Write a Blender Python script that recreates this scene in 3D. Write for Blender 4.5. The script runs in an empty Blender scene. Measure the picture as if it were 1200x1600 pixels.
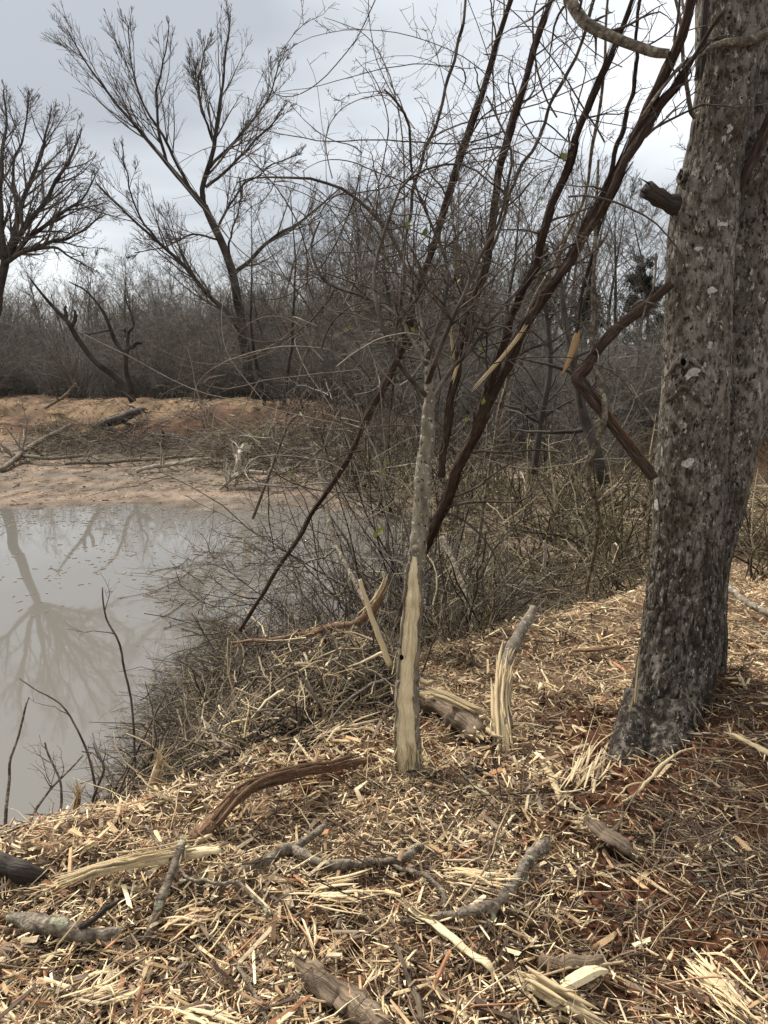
import bpy, math
import numpy as np
from mathutils import Vector

# ------------------------------------------------------------------ camera, sky, sun, exposure
SC = bpy.context.scene
COL = SC.collection
RNG = np.random.default_rng(11)
F = 1180.0                      # focal length in pixels of the 1200x1600 photograph
HC = 2.2                        # eye height above the water (about 1.55 m above the near bank)
PITCH = math.radians(11.5)

cd = bpy.data.cameras.new('camera')
cam = bpy.data.objects.new('camera', cd)
COL.objects.link(cam)
cam.location = (0, 0, HC)
cam.rotation_euler = (math.pi / 2 - PITCH, 0, 0)
cd.sensor_fit = 'VERTICAL'
cd.sensor_height = 24.0
cd.lens = 24.0 * F / 1600.0
cd.clip_start = 0.05
cd.clip_end = 2000
SC.camera = cam

SUN_EL, SUN_AZ = math.radians(47), math.radians(-48)      # azimuth from +Y towards +X
SUN_DIR = Vector((math.sin(SUN_AZ) * math.cos(SUN_EL), math.cos(SUN_AZ) * math.cos(SUN_EL), math.sin(SUN_EL)))

world = bpy.data.worlds.new('World')
SC.world = world
world.use_nodes = True
wn, wl = world.node_tree.nodes, world.node_tree.links
wn.clear()
w_out = wn.new('ShaderNodeOutputWorld')
w_bg = wn.new('ShaderNodeBackground')
w_bg.inputs['Strength'].default_value = 0.1
w_sky = wn.new('ShaderNodeTexSky')
w_sky.sky_type = 'NISHITA'
w_sky.sun_disc = False
w_sky.sun_elevation = SUN_EL
w_sky.sun_rotation = SUN_AZ
w_geo = wn.new('ShaderNodeTexCoord')
w_sep = wn.new('ShaderNodeSeparateXYZ')
wl.new(w_geo.outputs['Generated'], w_sep.inputs[0])


def wmath(op, a, b=None, clamp=False):
    n = wn.new('ShaderNodeMath')
    n.operation = op
    n.use_clamp = clamp
    for i, v in enumerate((a, b)):
        if v is None:
            continue
        if isinstance(v, (int, float)):
            n.inputs[i].default_value = v
        else:
            wl.new(v, n.inputs[i])
    return n.outputs[0]


# cloud deck: directions projected on a flat layer overhead
zz = wmath('ADD', wmath('MAXIMUM', w_sep.outputs[2], 0.0), 0.22)
cx = wmath('DIVIDE', w_sep.outputs[0], zz)
cy = wmath('DIVIDE', w_sep.outputs[1], zz)
w_cmb = wn.new('ShaderNodeCombineXYZ')
wl.new(cx, w_cmb.inputs[0])
wl.new(cy, w_cmb.inputs[1])
w_cmb.inputs[2].default_value = 17.3
w_n1 = wn.new('ShaderNodeTexNoise')
w_n1.inputs['Scale'].default_value = 0.8
w_n1.inputs['Detail'].default_value = 5
w_n1.inputs['Roughness'].default_value = 0.45
w_n1.inputs['Distortion'].default_value = 0.3
wl.new(w_cmb.outputs[0], w_n1.inputs['Vector'])
w_ramp = wn.new('ShaderNodeValToRGB')
w_ramp.color_ramp.elements[0].position = 0.41
w_ramp.color_ramp.elements[0].color = (1.06, 1.10, 1.15, 1)
w_ramp.color_ramp.elements[1].position = 0.64
w_ramp.color_ramp.elements[1].color = (2.45, 2.51, 2.58, 1)
wl.new(w_n1.outputs['Fac'], w_ramp.inputs[0])
# sunlight soaking through the cloud round the sun
w_dot = wn.new('ShaderNodeVectorMath')
w_dot.operation = 'DOT_PRODUCT'
wl.new(w_geo.outputs['Generated'], w_dot.inputs[0])
w_dot.inputs[1].default_value = SUN_DIR
dp = wmath('MAXIMUM', w_dot.outputs['Value'], 0.0)
glow = wmath('MULTIPLY', wmath('POWER', dp, 14.0), wmath('MAXIMUM', wmath('ADD', wmath('MULTIPLY', w_n1.outputs['Fac'], 14.0), -5.0), 0.0))
w_glow = wn.new('ShaderNodeMix')
w_glow.data_type = 'RGBA'
w_glow.blend_type = 'ADD'
w_glow.inputs['Factor'].default_value = 1.0
wl.new(w_ramp.outputs['Color'], w_glow.inputs['A'])
wl.new(glow, w_glow.inputs['B'])
w_mix = wn.new('ShaderNodeMix')
w_mix.data_type = 'RGBA'
w_mix.inputs['Factor'].default_value = 0.95
wl.new(w_sky.outputs['Color'], w_mix.inputs['A'])
# overcast decks are brighter overhead than at the horizon
w_cie = wn.new('ShaderNodeVectorMath')
w_cie.operation = 'SCALE'
wl.new(w_glow.outputs['Result'], w_cie.inputs[0])
wl.new(wmath('ADD', wmath('MULTIPLY', wmath('MAXIMUM', w_sep.outputs[2], 0.0), 1.0), 0.85), w_cie.inputs['Scale'])
wl.new(w_cie.outputs[0], w_mix.inputs['B'])
wl.new(w_mix.outputs['Result'], w_bg.inputs['Color'])
wl.new(w_bg.outputs[0], w_out.inputs['Surface'])

sl = bpy.data.lights.new('sun', 'SUN')
sl.energy = 1.5
sl.angle = math.radians(10)
sl.color = (1.0, 0.95, 0.88)
sun = bpy.data.objects.new('sun', sl)
COL.objects.link(sun)
sun.rotation_euler = SUN_DIR.to_track_quat('Z', 'Y').to_euler()

SC.view_settings.view_transform = 'Standard'
SC.view_settings.look = 'None'
SC.view_settings.gamma = 1.0
SC.view_settings.use_curve_mapping = False
SC.view_settings.exposure = 1.98
SC.render.engine = 'CYCLES'
SC.cycles.max_bounces = 4
SC.cycles.diffuse_bounces = 2
SC.cycles.glossy_bounces = 2
SC.cycles.use_denoising = True

# ------------------------------------------------------------------ small numeric helpers
CP, SP = math.cos(PITCH), math.sin(PITCH)


def ray(x, y):
    a, b = (x - 600.0) / F, (800.0 - y) / F
    return np.array([a, CP + b * SP, -SP + b * CP])


def at(x, y, Y):
    """point in pixel direction (x, y) at ground distance Y"""
    r = ray(x, y)
    return np.array([0, 0, HC]) + r * (Y / r[1])


def px(n, p):
    """metres of n pixels at the point p"""
    return n * (p[1] * CP - (p[2] - HC) * SP) / F


def unit(v):
    return v / np.maximum(np.linalg.norm(v, axis=-1, keepdims=True), 1e-9)


def sstep(a, b, x):
    t = np.clip((x - a) / (b - a), 0, 1)
    return t * t * (3 - 2 * t)


def _hash(ix, iy, seed):
    n = (ix.astype(np.int64) * 374761393 + iy.astype(np.int64) * 668265263 + seed * 974711) & 0x7fffffff
    n = ((n ^ (n >> 13)) * 1274126177) & 0x7fffffff
    return ((n ^ (n >> 16)) & 0xffff) / 65535.0


def vn(x, y, seed=0):
    """value noise 0..1"""
    x, y = np.asarray(x, float), np.asarray(y, float)
    ix, iy = np.floor(x), np.floor(y)
    fx, fy = x - ix, y - iy
    fx, fy = fx * fx * (3 - 2 * fx), fy * fy * (3 - 2 * fy)
    a, b = _hash(ix, iy, seed), _hash(ix + 1, iy, seed)
    c, d = _hash(ix, iy + 1, seed), _hash(ix + 1, iy + 1, seed)
    return (a * (1 - fx) + b * fx) * (1 - fy) + (c * (1 - fx) + d * fx) * fy


def fbm(x, y, seed=0, o=4):
    s, a, t = 0, 0.5, 0
    for i in range(o):
        s = s + a * vn(x * 2 ** i, y * 2 ** i, seed + i)
        t += a
        a *= 0.5
    return s / t


# ------------------------------------------------------------------ mesh helpers
class Geo:
    def __init__(s):
        s.V, s.Q, s.T, s.UV, s.C, s.n = [], [], [], [], [], 0

    def add(s, V, Q=None, T=None, UV=None, C=None):
        V = np.asarray(V, float).reshape(-1, 3)
        m = len(V)
        s.V.append(V)
        if Q is not None and len(Q):
            s.Q.append(np.asarray(Q, np.int64).reshape(-1, 4) + s.n)
        if T is not None and len(T):
            s.T.append(np.asarray(T, np.int64).reshape(-1, 3) + s.n)
        s.UV.append(np.zeros((m, 2)) if UV is None else np.asarray(UV, float).reshape(-1, 2))
        c = np.ones((m, 3)) if C is None else np.broadcast_to(np.asarray(C, float), (m, 3))
        s.C.append(c)
        s.n += m
        return s

    def mesh(s, name, origin=(0, 0, 0), smooth=True):
        if not s.V:
            s.add([tuple(origin)] * 3, None, [(0, 1, 2)])
        V = np.concatenate(s.V) - np.asarray(origin, float)
        UV, C = np.concatenate(s.UV), np.concatenate(s.C)
        Q = np.concatenate(s.Q) if s.Q else np.zeros((0, 4), np.int64)
        T = np.concatenate(s.T) if s.T else np.zeros((0, 3), np.int64)
        loops = np.concatenate([Q.ravel(), T.ravel()]).astype(np.int32)
        tot = np.concatenate([np.full(len(Q), 4), np.full(len(T), 3)]).astype(np.int32)
        start = np.concatenate([[0], np.cumsum(tot)[:-1]]).astype(np.int32)
        me = bpy.data.meshes.new(name)
        me.vertices.add(len(V))
        me.vertices.foreach_set('co', V.astype(np.float32).ravel())
        me.loops.add(len(loops))
        me.loops.foreach_set('vertex_index', loops)
        me.polygons.add(len(tot))
        me.polygons.foreach_set('loop_start', start)
        me.polygons.foreach_set('loop_total', tot)
        me.polygons.foreach_set('use_smooth', np.full(len(tot), smooth))
        uvl = me.uv_layers.new(name='UVMap')
        uvl.data.foreach_set('uv', UV[loops].astype(np.float32).ravel())
        ca = me.attributes.new('col', 'FLOAT_COLOR', 'POINT')
        ca.data.foreach_set('color', np.concatenate([C, np.ones((len(C), 1))], 1).astype(np.float32).ravel())
        me.update(calc_edges=True)
        return me


def new_obj(name, geo, mat, parent=None, base=None, smooth=True):
    org = base if base is not None else (parent['_base'] if parent is not None and '_base' in parent else (0, 0, 0))
    org = tuple(org)
    me = geo.mesh(name, org, smooth)
    me.materials.append(mat)
    o = bpy.data.objects.new(name, me)
    COL.objects.link(o)
    if parent is not None:
        o.parent = parent
    else:
        o.location = org
    return o


BASES = {}


def thing(name, label, cat, base, group=None):
    o = bpy.data.objects.new(name, None)
    o.empty_display_size = 0.1
    COL.objects.link(o)
    o.location = tuple(base)
    BASES[o.name] = tuple(base)
    return tag(o, label, cat, group)


def part(name, geo, mat, parent, sub=None, smooth=True):
    """a part of parent; vertices given in world space"""
    root = parent
    while root.parent:
        root = root.parent
    me = geo.mesh(name, BASES[root.name], smooth)
    me.materials.append(mat)
    o = bpy.data.objects.new(name, me)
    COL.objects.link(o)
    o.parent = parent
    if name in STUFF:
        o['kind'] = 'stuff'
    return o


STUFF = {'twigs', 'crown', 'crown_twigs', 'canes', 'loose_bark', 'torn_fibre', 'torn_fibres', 'splayed_fibres', 'torn_end', 'torn_tip', 'torn_face', 'split_face', 'split_tip', 'shard', 'splinter_fringe'}


def tag(o, label, cat, group=None, kind=None):
    o['label'] = label
    o['category'] = cat
    if group:
        o['group'] = group
    if kind:
        o['kind'] = kind
    return o


def copy_tree(o, parent=None):
    c = o.copy()
    COL.objects.link(c)
    c.parent = parent
    for ch in list(o.children):
        copy_tree(ch, c)
    return c


def tubes(g, P, R, S=4, cap=False, C=None, squash=None, rough=0.0):
    """P (N,K,3) polylines with radii R (N,K): tapered tubes of S sides"""
    P = np.asarray(P, float)
    R = np.asarray(R, float)
    if P.ndim == 2:
        P, R = P[None], R[None]
    N, K, _ = P.shape
    if N == 0:
        return
    T = unit(np.gradient(P, axis=1))
    main = unit(P[:, -1] - P[:, 0])
    ref = np.where(np.abs(main[:, 2:3]) < 0.8, np.array([[0, 0, 1.0]]), np.array([[0.2, 1.0, 0]]))
    U = unit(np.cross(T, ref[:, None, :]))
    W = np.cross(T, U)
    a = np.arange(S) * 2 * np.pi / S + 0.3
    ca, sa = np.cos(a), np.sin(a)
    if squash is not None:
        sa = sa * squash
    ring = P[:, :, None, :] + R[:, :, None, None] * (U[:, :, None, :] * ca[:, None] + W[:, :, None, :] * sa[:, None])
    if rough:
        aa = np.broadcast_to(np.arange(S) / S, (N, K, S))
        zz_ = np.concatenate([np.zeros((N, 1)), np.cumsum(np.linalg.norm(np.diff(P, axis=1), axis=2), 1)], 1)[:, :, None] + 0 * aa
        sd_ = int(abs(P[0, 0, 0]) * 1000) % 997
        nz_ = (vn(np.cos(aa * 6.283) * 1.3 + 7, zz_ * 14 + np.sin(aa * 6.283) * 1.3, sd_) - .5) * 1.2 + (vn(np.cos(aa * 6.283) * 3 + 7, zz_ * 45 + np.sin(aa * 6.283) * 3, sd_ + 1) - .5) * .7 + (vn(aa * S * .5, zz_ * 6, sd_ + 2) - .5) * .5
        ring = P[:, :, None, :] + (ring - P[:, :, None, :]) * (1 + rough * nz_)[..., None]
    V = ring.reshape(-1, 3)
    base = (np.arange(N) * K * S)[:, None, None]
    k = np.arange(K - 1)[None, :, None]
    s = np.arange(S)[None, None, :]
    i0 = base + k * S + s
    i1 = base + k * S + (s + 1) % S
    Q = np.stack([i0, i1, i1 + S, i0 + S], -1).reshape(-1, 4)
    seg = np.concatenate([np.zeros((N, 1)), np.cumsum(np.linalg.norm(np.diff(P, axis=1), axis=2), 1)], 1)
    uv = np.stack([np.broadcast_to(np.arange(S) / S, (N, K, S)),
                   np.broadcast_to(seg[:, :, None], (N, K, S))], -1).reshape(-1, 2)
    Cc = None
    if C is not None:
        C = np.asarray(C, float)
        Cc = np.repeat(C, K * S, axis=0) if C.ndim == 2 else C
    Tt = None
    if cap:
        t = []
        for n in range(N):
            b0 = n * K * S
            b1 = b0 + (K - 1) * S
            for q in range(1, S - 1):
                t.append((b0, b0 + q + 1, b0 + q))
                t.append((b1, b1 + q, b1 + q + 1))
        Tt = np.array(t)
    g.add(V, Q, Tt, uv, Cc)


def spline(pts, K):
    """Catmull-Rom through control rows (any width), K samples evenly along"""
    p = np.asarray(pts, float)
    q = np.concatenate([2 * p[:1] - p[1:2], p, 2 * p[-1:] - p[-2:-1]])
    n = len(p) - 1
    d = np.concatenate([[0], np.cumsum(np.linalg.norm(np.diff(p[:, :3], axis=0), axis=1))])
    u = np.interp(np.linspace(0, d[-1], K), d, np.arange(n + 1))
    i = np.minimum(u.astype(int), n - 1)
    t = (u - i)[:, None]
    a, b, c, e = q[i], q[i + 1], q[i + 2], q[i + 3]
    return 0.5 * (2 * b + (c - a) * t + (2 * a - 5 * b + 4 * c - e) * t ** 2 + (3 * b - a - 3 * c + e) * t ** 3)


def trace(rows, K=20, wob=0.0, rng=RNG):
    """rows of (px, py, Y, radius in px) -> P (K,3), R (K)"""
    a = []
    for x, y, Y, r in rows:
        p = at(x, y, Y)
        a.append([*p, px(r, p)])
    s = spline(a, K)
    P, R = s[:, :3], np.maximum(s[:, 3], 0.0006)
    if wob:
        w = rng.normal(0, 1, (K, 3))
        for _ in range(2):
            w[1:-1] = (w[:-2] + w[1:-1] + w[2:]) / 3
        w *= np.sin(np.linspace(0, np.pi, K))[:, None] ** 0.5
        P = P + w * wob
    return P, R


def walk(p0, d0, L, K, wig, trop=(0, 0, 0), rng=RNG):
    M = len(p0)
    d = unit(d0.copy())
    P = np.empty((M, K, 3))
    P[:, 0] = p0
    st = (L / (K - 1))[:, None]
    tr = np.asarray(trop, float)
    for k in range(1, K):
        d = unit(d + rng.normal(0, wig, (M, 3)) + tr)
        P[:, k] = P[:, k - 1] + d * st
    return P


def spawn(P, R, n, t0, t1, ang, lenf, rf, K, wig, trop=(0, 0, 0), rmin=0.002, taper=0.8, fall=0.5, lmax=None, rng=RNG):
    """children branches on every polyline of P"""
    N, Kp, _ = P.shape
    L = np.linalg.norm(np.diff(P, axis=1), axis=2).sum(1)
    cnt = rng.poisson(n, N) if np.isscalar(n) else rng.poisson(n)
    idx = np.repeat(np.arange(N), cnt)
    spawn.idx = idx
    M = len(idx)
    t = rng.uniform(t0, t1, M)
    f = t * (Kp - 1)
    i = np.minimum(f.astype(int), Kp - 2)
    fr = (f - i)[:, None]
    pos = P[idx, i] * (1 - fr) + P[idx, i + 1] * fr
    tan = unit(P[idx, i + 1] - P[idx, i])
    rr = R[idx, i] * (1 - fr[:, 0]) + R[idx, i + 1] * fr[:, 0]
    pr = rng.normal(0, 1, (M, 3))
    pr = unit(pr - tan * (pr * tan).sum(1, keepdims=True))
    a = np.radians(rng.uniform(ang[0], ang[1], M))[:, None]
    d = tan * np.cos(a) + pr * np.sin(a)
    ln = L[idx] * lenf * rng.uniform(0.55, 1.25, M) * (1 - fall * (t - t0) / max(1 - t0, 1e-3))
    if lmax:
        ln = np.minimum(ln, lmax * rng.uniform(0.6, 1, M))
    Pc = walk(pos, d, ln, K, wig, trop, rng)
    r0 = np.maximum(rr * rf, rmin)
    Rc = np.maximum(r0[:, None] * (1 - taper * np.linspace(0, 1, K)), rmin * 0.6)
    return Pc, Rc


def twig_parts(parent, material, P1, R1, P2=None, R2=None, S=4):
    """each side branch with its own twiglets is one part"""
    idx = spawn.idx
    for k in range(len(P1)):
        g = Geo()
        tubes(g, P1[k], R1[k], S)
        if P2 is not None:
            tubes(g, P2[idx == k], R2[idx == k], 3)
        part('twig', g, material, parent)


def fray(g, P, w, nf, C=None, spread=1.0, trim=0.25, rmin=0.0012, S=4):
    """a bundle of torn wood fibres along P, total half-width w"""
    K = len(P)
    T = unit(np.gradient(P, axis=0))
    for k in range(nf):
        o_ = RNG.normal(0, w * 0.45 * spread, 3)
        a, b_ = RNG.uniform(0, trim), 1 - RNG.uniform(0, trim)
        idx = np.linspace(a, b_, 7) * (K - 1)
        i_ = np.minimum(idx.astype(int), K - 2)
        f_ = (idx - i_)[:, None]
        q = P[i_] * (1 - f_) + P[i_ + 1] * f_
        splay = 1 + 0.5 * np.abs(np.linspace(-1, 1, 7))[:, None] ** 3
        q = q + o_ * splay + RNG.normal(0, w * 0.05, (7, 3))
        r_ = max(rmin, w * RNG.uniform(0.12, 0.34))
        tubes(g, q, r_ * np.array([.25, .8, 1, 1, 1, .8, .2]), S, C=None if C is None else np.array([C]))


# ------------------------------------------------------------------ terrain
def ground_at_plane(x, y, z):
    r = ray(x, y)
    return (np.array([0, 0, HC]) + r * ((z - HC) / r[2]))[:2]


_pond_px = [(-900, 1345), (-200, 1345), (60, 1338), (170, 1312), (290, 1250), (420, 1160), (530, 1090), (660, 1040), (780, 1005),
            (850, 955), (858, 905), (770, 862), (640, 822), (520, 800), (440, 792), (330, 800), (200, 788), (60, 797), (-60, 795), (-900, 792)]
POND = np.array([ground_at_plane(x, y, 0.0) for x, y in _pond_px])


def sdf_poly(x, y, poly):
    p = np.stack([x, y], -1)
    d = np.full(x.shape, 1e9)
    ins = np.zeros(x.shape, bool)
    n = len(poly)
    for i in range(n):
        a, b = poly[i], poly[(i + 1) % n]
        e = b - a
        w = p - a
        t = np.clip((w @ e) / (e @ e), 0, 1)
        d = np.minimum(d, np.linalg.norm(w - t[..., None] * e, axis=-1))
        c = ((a[1] > y) != (b[1] > y)) & (x < (b[0] - a[0]) * (y - a[1]) / (b[1] - a[1] + 1e-12) + a[0])
        ins ^= c
    return np.where(ins, -d, d)


RX = np.array([-400, -40, -9, -3.0, 0.5, 3.9, 9, 30, 400])
RY = np.array([30, 27, 25, 21.5, 17.0, 12.6, 10.5, 9, 9])      # crest of the far berm


def hgt(x, y, detail=True):
    x, y = np.asarray(x, float), np.asarray(y, float)
    crest = np.interp(x, RX, RY)
    s = crest - y                                       # distance in front of the crest
    W = np.interp(x, [-9, -2, 3, 8], [8.0, 6.5, 4.0, 3.2])
    top = np.interp(x, [-30, -8, 0, 4, 9], [0.95, 0.93, 0.9, 0.98, 1.0])
    berm = 0.10 + (top - 0.1) * sstep(W, W * 0.15, s) - 0.3 * sstep(0.5, 5, -s)
    bump = (fbm(x * 0.9 + 5, y * 0.9, 3) - 0.5)
    berm = berm + bump * 0.55 * sstep(0.12, 0.5, berm) + .35 * (fbm(x * .35, y * .35, 57, 2) - .5) * sstep(.2, .6, berm)
    near = 0.62 + 0.10 * (fbm(x * 0.8, y * 0.8, 9) - 0.5)
    near = near * sstep(8.0, 4.0, y) + 0.22 * sstep(4.0, 8.0, y)
    land = np.maximum(near, berm)
    # soil thrown up round the foot of the big tree
    land = land + 0.22 * np.exp(-(((x - 1.52) / 0.36) ** 2 + ((y - 2.92) / 0.45) ** 2))
    d = sdf_poly(x, y, POND)
    slope = np.interp(y, [3, 6, 9, 11], [0.75, 0.45, 0.10, 0.02])
    out = np.minimum(land, np.maximum(d, 0) * slope + 0.004 + 3.0 * np.maximum(d - 6.5, 0))
    out = np.where(d < 0, -np.minimum(0.6, -d * 0.35), out)
    h = out
    if detail:
        k = sstep(-0.02, 0.1, out)
        nf = sstep(9, 4, y)
        h = h + k * nf * (0.11 * (fbm(x * 3.5, y * 3.5, 21, 3) - 0.5) + 0.06 * (fbm(x * 14, y * 14, 31, 3) - 0.5))
        h = h + k * (1 - nf) * 0.10 * (fbm(x * 2.2, y * 2.2, 41, 3) - 0.5) * sstep(0.08, 0.25, out)
    return h


def G(x, y, lift=0.0):
    """where the pixel's ray meets the ground"""
    r = ray(x, y)
    t = np.concatenate([np.linspace(0.8, 8, 900), np.linspace(8, 60, 900)])
    p = np.array([0, 0, HC]) + r * t[:, None]
    hh = np.maximum(hgt(p[:, 0], p[:, 1]), 0) + lift
    i = np.argmax(p[:, 2] < hh)
    q = p[i]
    return np.array([q[0], q[1], hh[i]])


def gtrace(rows, K=20, wob=0.0):
    """rows of (px, py, lift m, radius px) lying on the ground"""
    a = []
    for x, y, l, r in rows:
        p = G(x, y, l)
        a.append([*p, px(r, p)])
    s = spline(a, K)
    P, R = s[:, :3], np.maximum(s[:, 3], 0.0006)
    if wob:
        w = RNG.normal(0, 1, (K, 3))
        w[1:-1] = (w[:-2] + w[1:-1] + w[2:]) / 3
        P = P + w * wob
    return P, R


# ------------------------------------------------------------------ materials
def mat(name, c1, c2, scale=8.0, rough=0.85, bump=0.4, bscale=None, coord='Object', stretch=(1, 1, 1), attr=False,
        c3=None, spots=None, detail=6, spec=0.3, dist=0.02, lo=0.35, hi=0.65):
    m = bpy.data.materials.new(name)
    m.use_nodes = True
    n, l = m.node_tree.nodes, m.node_tree.links
    b = n['Principled BSDF']
    b.inputs['Roughness'].default_value = rough
    b.inputs['Specular IOR Level'].default_value = spec
    tc = n.new('ShaderNodeTexCoord')
    mp = n.new('ShaderNodeMapping')
    mp.inputs['Scale'].default_value = stretch
    l.new(tc.outputs[coord], mp.inputs['Vector'])
    nz = n.new('ShaderNodeTexNoise')
    nz.inputs['Scale'].default_value = scale
    nz.inputs['Detail'].default_value = detail
    nz.inputs['Roughness'].default_value = 0.6
    l.new(mp.outputs[0], nz.inputs['Vector'])
    rp = n.new('ShaderNodeValToRGB')
    rp.color_ramp.elements[0].position = lo
    rp.color_ramp.elements[0].color = (*c1, 1)
    rp.color_ramp.elements[1].position = hi
    rp.color_ramp.elements[1].color = (*c2, 1)
    if c3 is not None:
        e = rp.color_ramp.elements.new(0.5 * (lo + hi))
        e.color = (*c3, 1)
    l.new(nz.outputs['Fac'], rp.inputs[0])
    col = rp.outputs['Color']
    if attr:
        at_ = n.new('ShaderNodeAttribute')
        at_.attribute_name = 'col'
        mx = n.new('ShaderNodeMix')
        mx.data_type = 'RGBA'
        mx.blend_type = 'MULTIPLY'
        mx.inputs['Factor'].default_value = 1.0
        l.new(col, mx.inputs['A'])
        l.new(at_.outputs['Color'], mx.inputs['B'])
        col = mx.outputs['Result']
    for sp in (spots or []):
        # lichen, flaking or stains: patches with a shape of their own
        vo = n.new('ShaderNodeTexNoise')
        vo.inputs['Scale'].default_value = sp['scale']
        vo.inputs['Detail'].default_value = sp.get('detail', 2)
        mp2 = n.new('ShaderNodeMapping')
        mp2.inputs['Scale'].default_value = sp.get('stretch', (1, 1, 1))
        mp2.inputs['Location'].default_value = sp.get('off', (0, 0, 0))
        l.new(tc.outputs[coord], mp2.inputs['Vector'])
        l.new(mp2.outputs[0], vo.inputs['Vector'])
        r2 = n.new('ShaderNodeValToRGB')
        r2.color_ramp.elements[0].position = sp['at']
        r2.color_ramp.elements[0].color = (0, 0, 0, 1)
        r2.color_ramp.elements[1].position = sp['at'] + sp.get('soft', 0.03)
        r2.color_ramp.elements[1].color = (1, 1, 1, 1)
        l.new(vo.outputs['Fac'], r2.inputs[0])
        mx = n.new('ShaderNodeMix')
        mx.data_type = 'RGBA'
        l.new(r2.outputs['Color'], mx.inputs['Factor'])
        l.new(col, mx.inputs['A'])
        mx.inputs['B'].default_value = (*sp['col'], 1)
        col = mx.outputs['Result']
    l.new(col, b.inputs['Base Color'])
    if bump:
        nb = n.new('ShaderNodeTexNoise')
        nb.inputs['Scale'].default_value = bscale or scale * 3
        nb.inputs['Detail'].default_value = 5
        l.new(mp.outputs[0], nb.inputs['Vector'])
        bp = n.new('ShaderNodeBump')
        bp.inputs['Strength'].default_value = bump
        bp.inputs['Distance'].default_value = dist
        l.new(nb.outputs['Fac'], bp.inputs['Height'])
        l.new(bp.outputs['Normal'], b.inputs['Normal'])
    return m


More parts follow.
